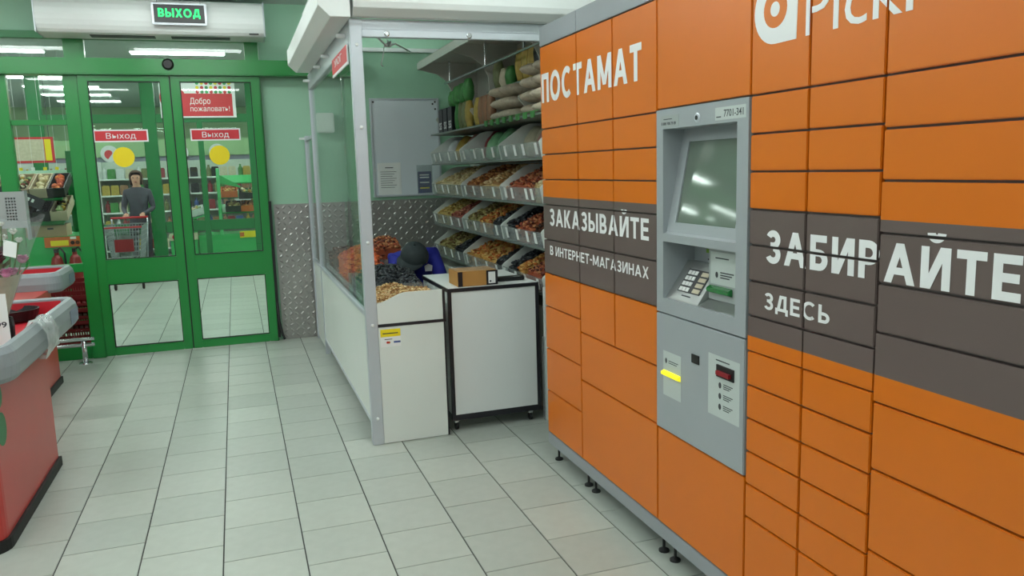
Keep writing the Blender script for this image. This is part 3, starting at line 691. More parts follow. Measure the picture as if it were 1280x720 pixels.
decal('small_print', rect2(.745, .835, .662, .668), 'ink', fr_y(4.5258), lbn, th=.0004)
decal('small_print', rect2(.755, .80, .628, .632), 'ink', fr_y(4.5262), lbn, th=.0004); decal('card_mark', rect2(.808, .848, .606, .617), 'pack_blue', fr_y(4.5262), lbn, th=.0004)
decal('card_mark', disc2d(.772, .611, .007, 14), 'sign_red', fr_y(4.5262), lbn, th=.0004); decal('card_mark', disc2d(.781, .611, .007, 14), 'pack_orange', fr_y(4.5262), lbn, th=.0004)
box('added_shade_panel', 'ceiling_white', .66, 2.29, 4.60, 7.30, 2.94, 2.96, stall)  # overhead panel added to darken the inside of the stall
# hanging sign on the side beam
def fr_side(u, w, d): return (PX-.012-d, u, w)
hs = thing('hanging_sign', (PX-.006, 4.95, 2.20), 'small red sign with white border hanging under the stall side beam', 'sign')
box('board', 'print_white', PX-.012, PX-.004, 4.60, 5.30, 2.196, 2.302, hs)
decal('red_field', rect2(5.29, 4.61, 2.212, 2.302), 'sign_red', fr_side, hs)
lettering('УЮГ', 'print_white', lambda u, w, d: (PX-.0132-d, u, w), hs, 5.16, 4.82, 2.244, 2.285, bold=.0)
# cable bunch hanging from the stall beam
cbn = thing('cable_bunch', (.98, 5.2, 2.31), 'white cable bunch dangling under the stall front beam', 'cable')
MB().tube([(.74, 4.62, 2.425), (.86, 4.95, 2.42), (.985, 5.2, 2.385), (1.10, 5.5, 2.45), (1.35, 6.2, 2.50)], .006, 6).build('cable', 'white_paint', cbn, smooth=True)
kn = MB(); rr = random.Random(4)
pts = [(.985+rr.uniform(-.03, .03), 5.2+rr.uniform(-.03, .03), 2.395+rr.uniform(-.025, .03)) for _ in range(14)]
kn.tube(pts, .006, 6); kn.build('knot', 'white_paint', cbn, smooth=True)
MB().tube([(.965, 5.2, 2.38), (.955, 5.2, 2.32), (.94, 5.2, 2.275), (.955, 5.2, 2.26)], .004, 6).build('loose_end', 'white_paint', cbn, smooth=True)

# produce table inside the stall, its trays and goods
tb = thing('produce_table', (.90, 5.8, 0), 'white produce table inside the stall glass holding trays of dried fruit', 'table')
MB().prism([(.70, 4.56), (1.105, 4.56), (1.105, 5.60), (.985, 5.60), (.985, 6.32), (1.26, 6.32), (1.26, 7.05), (.70, 7.05)], 'z', .70, .725).build('table_top', 'white_panel', tb)
for x, y in ((.74, 4.62), (1.06, 4.62), (.74, 5.8), (.95, 5.95), (.74, 6.98), (1.22, 6.98)): box('leg', 'aluminium', x-.02, x+.02, y-.02, y+.02, 0, .70, tb)
for y, x1 in ((4.87, 1.098), (5.60, .98), (6.32, 1.25), (7.0, 1.25)): box('divider', 'acrylic', .704, x1, y-.004, y+.004, .726, .90, tb)
box('front_lip', 'acrylic', .697, .702, 4.57, 7.0, .726, .84, tb); box('back_lip', 'acrylic', 1.10, 1.105, 4.57, 5.60, .726, .855, tb)
def bump(cx, cy, rx, ry): return lambda x, y: math.exp(-((x-cx)/rx)**2-((y-cy)/ry)**2)
b1 = bump(.80, 4.84, .12, .14)
heap('nut_heap', 'nuts_beige', .705, 1.098, 4.55, 4.862, lambda x, y: .815+.065*min(1, max(0, (x-.72)/.17))+.055*b1(x, y)-.01*max(0, (x-.95)/.15), 620, .010, 'heap of beige nuts behind the curved white front of the stall', 'nuts', base=.727)
b2 = bump(.90, 5.28, .26, .28)
heap('prune_heap', 'prune', .76, 1.098, 4.878, 5.592, lambda x, y: .85+.125*b2(x, y), 680, .017, 'large heap of glossy black prunes on the produce table', 'prunes', base=.727)
heap('apricot_heap', 'apricot', .705, .978, 5.61, 6.31, lambda x, y: .90+.14*bump(.88, 6.05, .22, .3)(x, y), 420, .019, 'heap of orange dried apricots behind the black prunes', 'dried apricots', base=.727)
heap('red_fruit_heap', 'mix_red', .93, 1.25, 6.33, 6.98, lambda x, y: .96+.10*bump(1.15, 6.6, .16, .25)(x, y), 380, .018, 'heap of reddish dried fruit near the tread plate wall', 'dried fruit', base=.727)
heap('date_heap', 'date', .705, .925, 6.33, 6.98, lambda x, y: .92+.08*bump(.8, 6.5, .2, .25)(x, y), 240, .019, 'heap of dark brown dates at the far end of the table', 'dates', base=.727)
rt = thing('raisin_tray', (.73, 5.22, .727), 'clear tray of dark blue raisins against the stall side glass', 'tray')
for a in ((.703, .707, 4.88, 5.42), (.750, .754, 4.88, 5.42), (.707, .75, 4.88, 4.884), (.707, .75, 5.416, 5.42)): box('wall', 'acrylic', a[0], a[1], a[2], a[3], .727, .90, rt)
heap('raisin_heap', 'raisin', .708, .749, 4.886, 5.414, lambda x, y: .885, 190, .012, 'dark blue raisins filling the narrow clear tray', 'raisins', base=.728)

# movable sales counter
ct = thing('sales_counter', (1.447, 4.92, 0), 'white sales counter with black edging on casters in front of the stall', 'counter')
CX0, CX1, CY0, CY1 = 1.155, 1.737, 4.57, 5.26
box('front_board', 'white_paint', CX0+.022, CX1-.022, CY0+.004, CY0+.020, .105, .868, ct); box('side_board', 'white_paint', CX0+.004, CX0+.02, CY0+.022, CY1-.02, .105, .868, ct); box('side_board', 'white_paint', CX1-.02, CX1-.004, CY0+.022, CY1-.02, .105, .868, ct)
box('counter_top', 'white_paint', CX0+.006, CX1-.006, CY0+.006, CY1, .872, .893, ct)
for a in ((CX0, CX1, CY0, CY0+.018, .868, .890), (CX0, CX1, CY0, CY0+.018, .07, .105), (CX0, CX0+.022, CY0, CY0+.018, .105, .868), (CX1-.022, CX1, CY0, CY0+.018, .105, .868),
          (CX0, CX0+.018, CY0+.018, CY1, .868, .890), (CX1-.018, CX1, CY0+.018, CY1, .868, .890), (CX0, CX0+.018, CY0+.018, CY1, .07, .105), (CX1-.018, CX1, CY0+.018, CY1, .07, .105)): box('edge_profile', 'black_edge', *a, ct)
for x in (CX0+.035, CX1-.06):
    for y in (CY0+.045, CY1-.06):
        w_ = thing('caster', (x, y, 0), None, None); w_.parent = ct; w_.location = Vector((x, y, 0))-W[ct]
        MB().lathe([(.0, -.010), (.022, -.010), (.024, -.006), (.024, .006), (.022, .010), (.0, .010)], (x, y, .024), 16, axis='x').build('wheel', 'rubber', w_)
        MB().box(x-.014, x+.014, y-.012, y+.012, .046, .07).build('fork', 'chrome', w_)
# rack end panel beside the locker
ep = thing('end_panel', (2.0, 4.50, 0), 'white end panel standing between the sales counter and the lockers', 'panel')
box('board', 'white_paint', 1.757, 2.228, 4.53, 4.552, .002, .86, ep, bevel=.003)
box('wrapped_film_edge', 'film', 1.745, 1.757, 4.526, 4.556, .01, .55, ep)
# things on the counter
bx = thing('carton', (1.36, 4.68, .894), 'cardboard carton with clear plastic lid and paper label on the sales counter', 'carton')
R20 = Matrix.Rotation(math.radians(0), 3, 'Z')
box('tray', 'cardboard', 1.225, 1.478, 4.585, 4.80, .895, .985, bx, bevel=.002)
decal('dark_band', rect2(1.226, 1.255, .896, .985), 'black_edge', fr_y(4.5849), bx); dk = decal('dark_end', rect2(1.405, 1.478, .896, .985), 'black_edge', fr_y(4.5849), bx)
lb = decal('paper_label', rect2(1.418, 1.462, .905, .975), 'paper', fr_y(4.5836), bx)
decal('label_mark', disc2d(1.430, .918, .006, 12), 'ink', fr_y(4.5822), lb)
lid = MB(); rr = random.Random(9); N = 8; g = []
for i in range(N):
    for j in range(N): g.append((1.222+.259*i/(N-1), 4.582+.221*j/(N-1), .988+rr.uniform(0, .010)))
lid.add(g, [(i*N+j, (i+1)*N+j, (i+1)*N+j+1, i*N+j+1) for i in range(N-1) for j in range(N-1)]); lid.build('plastic_lid', 'film', bx)
sc_ = thing('flat_scanner', (1.60, 4.72, .894), 'flat black payment device lying right of the carton', 'device')
MB().prism([(1.505+a, 4.68+b) for a, b in arc(.03, .03, .03, 180, 270)+arc(.16, .03, .03, 270, 360)+arc(.16, .06, .03, 0, 90)+arc(.03, .06, .03, 90, 180)], 'z', .8945, .917).build('body', 'black_plastic', sc_, bevel=.004)
decal('display', rect2(1.62, 1.665, 4.695, 4.715), 'pos_grey', lambda u, w, d: (u, w, .917+d), sc_)

# ------------------------------------------------------------------ whiteboard and papers on the wall
wb = thing('whiteboard', (1.645, 7.93, 1.35), 'large white notice board in aluminium frame on the green wall', 'notice board')
box('board', 'whiteboard', 1.315, 1.975, 7.930, 7.949, 1.36, 2.29, wb)
for a in ((1.298, 1.318, 1.345, 2.305), (1.972, 1.992, 1.345, 2.305), (1.318, 1.972, 1.345, 1.362), (1.318, 1.972, 2.288, 2.305)): box('frame_bar', 'aluminium', a[0], a[1], 7.920, 7.949, a[2], a[3], wb, bevel=.003)
for x, z in ((1.335, 2.27), (1.955, 2.27), (1.955, 2.20), (1.93, 2.25)): MB().lathe([(.0, -.008), (.008, -.006), (.010, 0)], (x, 7.93, z), 10, axis='y').build('magnet', 'dark_grey', wb)
pp = thing('typed_sheet', (1.455, 7.928, 1.37), 'typed white sheet pinned low on the notice board', 'paper'); box('sheet', 'paper', 1.345, 1.575, 7.926, 7.9295, 1.366, 1.68, pp)
decal('print_line', rect2(1.42, 1.50, 1.628, 1.636), 'ink', fr_y(7.926), pp)
for k in range(8): decal('print_line', rect2(1.37, 1.53-.02*(k % 3), 1.59-.022*k, 1.594-.022*k), 'ink', fr_y(7.926), pp, th=.0006)
pb = thing('blue_leaflet', (1.81, 7.928, 1.37), 'blue printed leaflet in clear sleeve at the board corner', 'leaflet')
box('leaflet', 'paper_blue', 1.745, 1.885, 7.924, 7.927, 1.372, 1.585, pb); box('sleeve', 'film', 1.735, 1.895, 7.922, 7.9235, 1.364, 1.65, pb)
for k, (w_, m_) in enumerate(((1.545, 'print_white'), (1.52, 'print_white'), (1.47, 'print_white'), (1.415, 'yellow'))): decal('print_line', rect2(1.765, 1.86, w_, w_+.012), m_, lambda u, w, d: (u, 7.924-d, w), pb, th=.0006)

# ------------------------------------------------------------------ goods rack along the right wall
RX = 1.80
rk = thing('goods_rack', (2.02, 6.05, 0), 'white open shelving rack with curved sides holding bins of nuts', 'shelf rack')
box('back_panel', 'rack_white', 2.27, 2.292, 4.60, 7.52, .02, 2.62, rk)
SH = [1.93, 1.655, 1.37, 1.092, .80]
for z in SH: box('shelf', 'shelf_steel', RX-.004, 2.268, 4.60, 7.505, z-.014, z, rk)
box('base_cabinet', 'rack_white', RX+.03, 2.268, 4.60, 7.50, .02, .70, rk)
curve = [(2.268, 1.945), (2.06, 1.945), (1.90, 2.00), (1.85, 2.065), (1.86, 2.085), (1.93, 2.095), (1.99, 2.15), (2.02, 2.24), (2.01, 2.34), (1.96, 2.43), (1.88, 2.485), (1.79, 2.505), (1.71, 2.525), (1.71, 2.585), (2.268, 2.62)]
for y in (7.49, 6.33, 5.17): MB().prism(curve, 'y', y-.008, y+.008).build('curved_side', 'rack_white', rk)
box('canopy', 'rack_white', 1.71, 2.268, 4.60, 7.505, 2.59, 2.60, rk)
for a, b in ((7.505, 6.332), (6.328, 5.172), (5.168, 4.60)): box('header_board', 'header_pale', 1.694, 1.708, b, a, 2.525, 2.585, rk)
MB().tube([(1.95, 7.48, 2.40), (1.95, 4.62, 2.40)], .011, 8).build('hanging_rod', 'chrome', rk)
for y in (7.3, 6.2, 5.3): MB().tube([(1.95, y, 2.40), (1.95, y, 2.585)], .008, 6).build('rod_hook', 'chrome', rk)
# bins: clear troughs with sloping ends
def make_bin(y0, y1, z, label):
    t = thing('acrylic_bin', (2.03, (y0+y1)/2, z), label, 'bin', 'clear bins on the goods rack')
    f = MB().prism([(RX, z+.001), (RX+.004, z+.001), (RX-.014, z+.098), (RX-.018, z+.098)], 'y', y0, y1).build('front_panel', 'acrylic', t)
    side = [(RX, z+.001), (RX-.018, z+.098), (RX-.005, z+.115), (RX+.17, z+.235), (RX+.22, z+.25), (2.26, z+.25), (2.26, z+.001)]
    for y in (y0+.003, y1-.003): MB().prism(side, 'y', y-.004, y+.004).build('side_panel', 'white_panel', t)
    n = 4
    for k in range(n):
        yy = y0+(y1-y0)*(k+.55)/n+random.uniform(-.05, .05)
        MB().prism([(RX-.006, z+.02), (RX-.007, z+.02), (RX-.0215, z+.092), (RX-.0205, z+.092)], 'y', yy-.022, yy+.022).build('price_tag', 'paper', t)
    return t
segs = [(6.46, 7.495), (5.42, 6.45), (4.62, 5.41)]
where = ['far', 'middle', 'near']; rown = {1.655: 'upper', 1.37: 'second', 1.092: 'third', .80: 'lowest'}
goods = {(1.37, 0): [('nuts_pale', 1)], (1.37, 1): [('nuts_brown', .4), ('nuts_beige', .6)], (1.37, 2): [('mix_red', .75), ('nuts_pale', .25)],
         (1.092, 0): [('mix_yellow', .5), ('mix_rose', .5)], (1.092, 1): [('mix_green', .35), ('mix_golden', .35), ('prune', .3)], (1.092, 2): [('prune', .25), ('mix_red', .45), ('date', .3)],
         (.80, 0): [('mix_green', .6), ('prune', .4)], (.80, 1): [('mix_golden', .75), ('prune', .25)], (.80, 2): [('prune', .3), ('mix_golden', .2), ('mix_red', .5)]}
nice = {'nuts_pale': 'pale nuts', 'nuts_brown': 'brown nuts', 'nuts_beige': 'beige nuts', 'mix_red': 'reddish brown dried fruit', 'mix_yellow': 'yellow dried fruit', 'mix_rose': 'rose brown dried fruit',
        'mix_green': 'olive green seeds', 'mix_golden': 'golden dried fruit', 'prune': 'black dried fruit', 'date': 'dark brown dates'}
for z in SH[1:]:
    for si, (y0, y1) in enumerate(segs):
        make_bin(y0, y1, z, 'clear bin at the %s end of the %s shelf of the goods rack' % (where[si], rown[z]) if si != 1 else 'clear bin in the middle of the %s shelf of the goods rack' % rown[z])
        if (z, si) in goods:
            a = y1
            for m_, fr in goods[(z, si)]:
                b = a-(y1-y0-.02)*fr
                zz = z
                heap('dried_goods', m_, RX+.006, 2.25, b+.008, a-.008, lambda x, y, zz=zz, a=a, b=b: zz+.085+.13*min(1, max(0, (x-RX)/.30))+.03*math.sin(math.pi*(y-b)/max(.01, a-b)), int(330*fr+60), .017,
                     'heap of %s in the %s bin of the %s rack shelf' % (nice[m_], where[si], rown[z]), 'dried goods', base=z+.002)
                a = b
# packets leaning in the upper bins
def packet(x, y, z, w_, d_, h_, m_, label, rot=0, grp=None, tilt=0, n=6):
    mb = MB(); rnd = random.Random(label+str(y)); N = 6
    ring = []
    for k in range(N+1):
        t = k/N; s = math.sin(math.pi*min(max(t, .06), .94))**.45
        for j in range(10):
            a = 2*math.pi*j/10; cw = math.copysign(abs(math.cos(a))**.7, math.cos(a)); sw = math.copysign(abs(math.sin(a))**.7, math.sin(a))
            ring.append(((d_/2*s*cw+rnd.uniform(-.003, .003)), (w_/2*(.9+.1*s)*sw+rnd.uniform(-.003, .003)), h_*t))
    Rm = Matrix.Rotation(math.radians(rot), 3, 'Z') @ Matrix.Rotation(math.radians(tilt), 3, 'Y')
    P = [Rm @ Vector(p) for p in ring]; zmin = min(p.z for p in P)
    mb.add([(p.x+x, p.y+y, p.z+z-zmin) for p in P], [(i*10+j, i*10+(j+1) % 10, (i+1)*10+(j+1) % 10, (i+1)*10+j) for i in range(N) for j in range(10)]+[list(range(10)), list(range(N*10, N*10+10))])
    o = mb.build('food_packet', m_, smooth=True)
    return tag(o, label, 'packet', grp)
cnm = {'pack_yellow': 'yellow', 'pack_tan': 'tan', 'pack_pink': 'pink', 'pack_red': 'dark red', 'pack_mint': 'mint green', 'pack_cream': 'cream', 'pack_green': 'green', 'pack_olive': 'olive', 'pack_orange': 'orange', 'pack_white': 'white'}
row = ['pack_white', 'pack_yellow', 'pack_tan', 'pack_pink', 'pack_red', 'pack_red', 'pack_mint', 'pack_mint', 'pack_tan', 'pack_red', 'pack_cream', 'pack_cream', 'pack_pink', 'pack_pink', 'pack_green']
nbr = ''
for k, m_ in enumerate(row):
    sg_ = segs[k//5]; y = sg_[1]-(sg_[1]-sg_[0])*(k % 5+.5)/5
    packet(1.955+.02*(k % 3), y, 1.662, (.165 if k < 10 else .142), .13, .215+.02*(k % 2), m_, 'plump %s food packet in upper rack bin, number %s from the wall' % (cnm[m_], ['one', 'two', 'three', 'four', 'five', 'six', 'seven', 'eight', 'nine', 'ten', 'eleven', 'twelve', 'thirteen', 'fourteen', 'fifteen'][k]), grp='packets in the upper rack bins', tilt=25)
# top shelf: black boxes, hanging green and yellow packets, pale sacks
def black_box(y, txt, label):
    t = thing('black_box', (1.93, y, 1.931), label, 'box', 'black boxes on the top shelf')
    box('carton', 'pack_black', 1.86, 2.02, y-.07, y+.07, 1.9305, 2.15, t, bevel=.003)
    lettering(txt, 'print_white', lambda u, w, d: (1.86-d, u, w), t, y+.045, y-.045, 1.965, 2.03, bold=.02, capbody='S')
    return t
black_box(7.36, 'SS', 'black box with white letters at the wall end of the top shelf'); black_box(7.19, 'SS', 'second black box with white letters on the top shelf'); black_box(7.02, '55', 'third black box from the wall with dense white print')
for k in range(8):
    m_ = ['pack_green', 'pack_olive', 'pack_olive', 'pack_yellow', 'pack_yellow', 'pack_tan', 'pack_tan', 'pack_tan', 'pack_olive'][k]
    packet(1.90, 6.86-k*.115-(.135 if k > 3 else 0), 1.9305, .105, .07, .23, m_, 'upright %s packet standing on the top rack shelf, %s from the black boxes' % (cnm[m_], ['first', 'second', 'third', 'fourth', 'fifth', 'sixth', 'seventh', 'eighth', 'ninth'][k]), grp='upright packets on the top shelf')
for k, (y, z, m_, h) in enumerate(((7.20, 2.16, 'pack_green', .14), (7.05, 2.17, 'pack_green', .16), (6.88, 2.165, 'pack_green', .17), (6.70, 2.165, 'pack_green', .19))):
    packet(1.95, y, z+.002, .14, .09, h, m_, 'leafy green packet lying above the top shelf goods, %s from the wall' % ['nearest', 'second', 'third', 'farthest'][k], grp='green packets above the black boxes')
shb = box('upper_shelf', 'shelf_steel', 1.99, 2.268, 5.19, 6.31, 2.202, 2.214, rk)
for k, (y, m_, h) in enumerate(((6.20, 'pack_olive', .24), (6.05, 'pack_cream', .15), (5.90, 'pack_green', .15), (5.66, 'pack_yellow', .24), (5.53, 'pack_yellow', .24), (5.40, 'pack_yellow', .24), (5.28, 'pack_black', .26))):
    packet(2.06, y, 2.215, .12, .08, h, m_, ['tall olive packet on the small upper shelf', 'short cream packet on the small upper shelf', 'short bright green packet on the small upper shelf', 'first tall yellow packet on the small upper shelf', 'second tall yellow packet on the small upper shelf', 'third tall yellow packet on the small upper shelf', 'narrow black packet at the curved rack side'][k], grp='packets on the small upper shelf')
def sack(x, y, z, m_='sack_cloth'):
    mb = MB(); rnd = random.Random(int(y*1000)+int(z*977)); n = 14; k = 12
    vs_ = []
    for i in range(k+1):
        t = i/k*2-1; s = max(.10, (1-abs(t)**2.6))**.6
        for j in range(n):
            a = 2*math.pi*j/n
            vs_.append((x+.15*s*math.cos(a)*1.0+rnd.uniform(-.004, .004), y+.112*t, z+.043+.041*s*math.sin(a)+rnd.uniform(-.002, .002)))
    mb.add(vs_, [(i*n+j, i*n+(j+1) % n, (i+1)*n+(j+1) % n, (i+1)*n+j) for i in range(k) for j in range(n)]+[list(range(n)), list(range(k*n, k*n+n))])
    return mb.build('food_sack', m_, smooth=True)
for pi, (py, nlay) in enumerate(((5.70, 3), (5.46, 3), (5.03, 4), (4.79, 4))):
    for k in range(nlay):
        o = sack(1.965+random.uniform(-.012, .012), py+random.uniform(-.005, .005), 1.9315+.087*k)
        tag(o, 'pale food sack, %s layer of the %s pile along the top rack shelf' % (['bottom', 'second', 'third', 'fourth'][k], ['first', 'second', 'third', 'fourth'][pi]), 'sack', 'pale sacks piled on the top shelf')
for k in range(8):
    y = 5.72-k*.14
    o = MB().prism([(RX-.006, 1.905), (RX-.012, 1.905), (RX-.014, 1.945), (RX+.02, 1.95), (RX+.02, 1.946), (RX-.006, 1.94)], 'y', y-.03, y+.03).build('shelf_clip', 'pack_green', rk)

# ------------------------------------------------------------------ stall keeper, seated and bent forward
man = thing('person', (1.22, 6.0, 0), 'person in dark cap and blue shirt bent forward behind the sales counter', 'person')
J = {'pel': (1.22, 6.10, .52), 'sp': (1.225, 6.03, .73), 'ch': (1.23, 5.88, .92), 'nk': (1.205, 5.76, .965), 'hd0': (1.195, 5.68, .965), 'hd1': (1.185, 5.62, .975), 'hd2': (1.18, 5.57, .985),
     'sl': (1.085, 5.87, .965), 'el': (1.085, 5.70, .72), 'wl': (1.17, 5.47, .62), 'sr': (1.385, 5.87, .965), 'er': (1.44, 5.72, .66), 'wr': (1.33, 5.52, .58),
     'hl': (1.14, 6.06, .50), 'kl': (1.16, 5.62, .50), 'al': (1.16, 5.62, .08), 'tl': (1.15, 5.47, .035), 'hr': (1.31, 6.06, .50), 'kr': (1.35, 5.62, .50), 'ar': (1.35, 5.62, .08), 'tr': (1.36, 5.47, .035)}
RD = {'pel': .13, 'sp': .135, 'ch': .14, 'nk': .058, 'hd0': .072, 'hd1': .092, 'hd2': .075, 'sl': .072, 'el': .045, 'wl': .027, 'sr': .072, 'er': .045, 'wr': .027,
      'hl': .085, 'kl': .058, 'al': .042, 'tl': .035, 'hr': .085, 'kr': .058, 'ar': .042, 'tr': .035}
E_ = [('pel', 'sp'), ('sp', 'ch'), ('ch', 'nk'), ('nk', 'hd0'), ('hd0', 'hd1'), ('hd1', 'hd2'), ('ch', 'sl'), ('sl', 'el'), ('el', 'wl'), ('ch', 'sr'), ('sr', 'er'), ('er', 'wr'),
      ('pel', 'hl'), ('hl', 'kl'), ('kl', 'al'), ('al', 'tl'), ('pel', 'hr'), ('hr', 'kr'), ('kr', 'ar'), ('ar', 'tr')]
def fingers(J, E_, RD, w, s, fwd, down=0):
    """palm and five fingers on wrist w"""
    wx, wy, wz = J[w]; f = Vector(fwd).normalized(); sd = Vector((1, 0, 0))*s
    pm = Vector((wx, wy, wz))+f*.06; J[w+'p'] = tuple(pm); RD[w+'p'] = (.034, .018); E_.append((w, w+'p'))
    for k, (o_, L_) in enumerate(((-.030, .062), (-.010, .075), (.010, .07), (.028, .055))):
        a = pm+f*.035+sd*o_; b = a+f*L_*.55+Vector((0, 0, -.008)); c = b+f*L_*.35+Vector((0, 0, -.022))
        for q, p in (('a', a), ('b', b), ('c', c)): J[w+str(k)+q] = tuple(p); RD[w+str(k)+q] = .0088
        E_ += [(w+'p', w+str(k)+'a'), (w+str(k)+'a', w+str(k)+'b'), (w+str(k)+'b', w+str(k)+'c')]
    a = Vector((wx, wy, wz))+f*.03-sd*.034; b = a+f*.035-sd*.012; J[w+'ta'] = tuple(a); J[w+'tb'] = tuple(b); RD[w+'ta'] = .010; RD[w+'tb'] = .009; E_ += [(w, w+'ta'), (w+'ta', w+'tb')]
fingers(J, E_, RD, 'wl', 1, (.3, -1, -.25)); fingers(J, E_, RD, 'wr', -1, (-.3, -1, -.25))
def pick_man(c):
    if c.y < 5.725 and c.z > .86 and abs(c.x-1.19) < .13: return 1
    if c.z < .64 and c.y < 5.60 and c.z > .52 and 1.05 < c.x < 1.40: return 1
    if c.z < .60 and not (c.y < 5.75 and c.z > .56): return 2
    return 0
skin_body('body', J, E_, RD, 'pel', ['shirt_blue', 'skin', 'trousers'], pick_man, man)
cp = MB(); cc_ = Vector((1.183, 5.60, 1.01)); ax = Vector((-.10, -.55, .83)).normalized()          # cap crown, domed along the top of the bowed head
s_ = ax.cross(Vector((1, 0, 0))).normalized(); r_ = s_.cross(ax).normalized()
rings = []
for i in range(9):
    a = math.pi/2*i/8
    for j in range(20):
        b = 2*math.pi*j/20; rings.append(cc_+ax*(.105*math.sin(a)-.03)+(r_*math.cos(b)*.103+s_*math.sin(b)*.118)*max(.02, math.cos(a)))
cp.add(rings, [(i*20+j, i*20+(j+1) % 20, (i+1)*20+(j+1) % 20, (i+1)*20+j) for i in range(8) for j in range(20)]+[list(range(160, 180))])
cp.build('cap', 'cap_dark', man, smooth=True)
br = MB(); bd = Vector((-.62, -.75, -.3)); bd = (bd-ax*bd.dot(ax)).normalized()
sd_ = ax.cross(bd).normalized(); up_, dn_ = [], []
for i in range(9):
    a = math.radians(-60+15*i); e = cc_-ax*.012+(bd*math.cos(a)+sd_*math.sin(a))*.104
    o2 = cc_-ax*.022+(bd*(math.cos(a)*.105+.088*math.cos(a*1.2))+sd_*math.sin(a)*.115)
    up_ += [e, o2]; dn_ += [e-ax*.006, o2-ax*.006]
k = len(up_); br.add(up_+dn_, [(2*i, 2*i+1, 2*i+3, 2*i+2) for i in range(8)]+[(k+2*i, k+2*i+2, k+2*i+3, k+2*i+1) for i in range(8)]+[(2*i+1, k+2*i+1, k+2*i+3, 2*i+3) for i in range(8)])
br.build('cap_brim', 'cap_dark', man, smooth=True)
MB().ell(tuple(cc_+ax*.078), (.010, .010, .006)).build('cap_button', 'cap_dark', man, smooth=True)
MB().ell((1.19, 5.535, .93), (.012, .016, .02), 8, 6).build('nose', 'skin', man, smooth=True)
for sx in (-.088, .088): MB().ell((1.187+sx, 5.64, .955), (.012, .02, .03), 8, 6).build('ear', 'skin', man, smooth=True)
MB().prism([(1.28, .86), (1.33, .86), (1.335, .90), (1.305, .915), (1.275, .90)], 'y', 5.705, 5.709).build('shirt_badge', 'pack_white', man)
stl = thing('stool', (1.22, 6.10, 0), 'low stool under the seated stall keeper', 'stool')
MB().lathe([(.0, 0), (.16, 0), (.17, .015), (.16, .03), (.0, .03)], (1.22, 6.10, .365), 24).build('seat', 'dark_grey', stl)
for a in (45, 135, 225, 315): MB().tube([(1.22+.10*math.cos(math.radians(a)), 6.10+.10*math.sin(math.radians(a)), .365), (1.22+.16*math.cos(math.radians(a)), 6.10+.16*math.sin(math.radians(a)), 0)], .012, 8).build('leg', 'chrome', stl)

# ------------------------------------------------------------------ checkout counters
def checkout(dx, dy, label, pot):
    t = thing('checkout_counter', (-1.45+dx, 4.6+dy, 0), label, 'checkout counter', 'red checkout counters')
    xr, xl, y0, y1 = -1.062+dx, -1.86+dx, 3.80+dy, 4.93+dy
    poly = [(xl, y0), (xr-.08, y0)]+arc(xr-.08, y0+.08, .08, -90, 0, 6)+[(xr, y1), (xl, y1)]
    MB().prism(poly, 'z', .05, .76).build('body', 'coral', t, bevel=.003)
    MB().prism([(xl+.01, y0-.012), (xr-.07, y0-.012)]+arc(xr-.08, y0+.08, .094, -90, 0, 6)+[(xr+.014, y1+.012), (xl+.01, y1+.012)], 'z', 0, .052).build('kick_strip', 'rubber', t, bevel=.004)
    rx, rl, ry0, ry1 = -.995+dx, -1.88+dx, (3.82 if pot else 4.86)+dy, 5.47+dy
    c_ = .16 if pot else .08
    path = [(rl, ry0)]+[(rx-c_, ry0)]+arc(rx-c_, ry0+c_, c_, -90, 0, 8)+arc(rx-.09, ry1-.09, .09, 0, 90, 6)+[(rl, ry1)]
    sec = [(-.03, .755), (-.018, .74), (.012, .738), (.028, .76), (.032, .81), (.024, .865), (.004, .893), (-.02, .895), (-.03, .885)]
    r = MB(); sweep(r, path, sec); r.build('bumper_rim', 'bumper', t, smooth=False, bevel=0)
    MB().prism([(rl, ry0+.03), (rx-.03, ry0+.03), (rx-.03, ry1-.03), (rl, ry1-.03)], 'z', .765, .79).build('packing_tray', 'coral_inner', t)
    wl = MB(); wl.box(rl, rx-.031, ry1-.036, ry1-.031, .80, .875); wl.box(rx-.036, rx-.031, ry0+.16, ry1-.036, .80, .875); wl.build('tray_wall', 'coral_inner', t)
    lc = MB(); lc.box(rx+.0325, rx+.034, ry1-.32, ry1-.10, .765, .845); lc.build('rim_insert', 'bumper_blue', t)
    MB().tube([(xr-.25, y1+.2, 0), (xr-.25, y1+.2, .765)], .03, 12).build('support_leg', 'steel_brushed', t)
    if pot:
        for cy, cz, a, b in ((3.975, .665, .05, .055), (3.965, .515, .07, .075), ):
            decal('green_leaf_print', disc2d(cy+dy, cz, b, 24, a), 'green_dark', lambda u, w, d: (xr+d, u, w), t)
        MB().lathe([(.0, 0), (.135, 0), (.15, .06), (.142, .06), (.128, .01), (.0, .008)], (-1.30, 5.30, .801), 28).build('black_bowl', 'black_plastic', t)
    return t
checkout(0, 0, 'near red checkout counter with grey bumper rim and green leaf print', True)
checkout(-.37, 2.1, 'far red checkout counter with grey bumper rim next to the glass front', False)
# torn plastic bag wrapped round the near rim
pbg = MB(); rr = random.Random(21); N = 16; K = 9; g = []
for i in range(K):
    y = 4.44+.26*i/(K-1)
    for j in range(N):
        a = 2*math.pi*j/N; ra = 1.0+rr.uniform(-.10, .16)
        g.append((-.992+.052*math.cos(a)*ra, y+.12*math.sin(a)*-.35+rr.uniform(-.012, .012), .815+.098*math.sin(a)*ra))
pbg.add(g, [(i*N+j, i*N+(j+1) % N, (i+1)*N+(j+1) % N, (i+1)*N+j) for i in range(K-1) for j in range(N)])
tag(pbg.build('plastic_bag', 'bag_film', smooth=True), 'crumpled clear plastic bag wrapped round the near checkout rim', 'plastic bag')
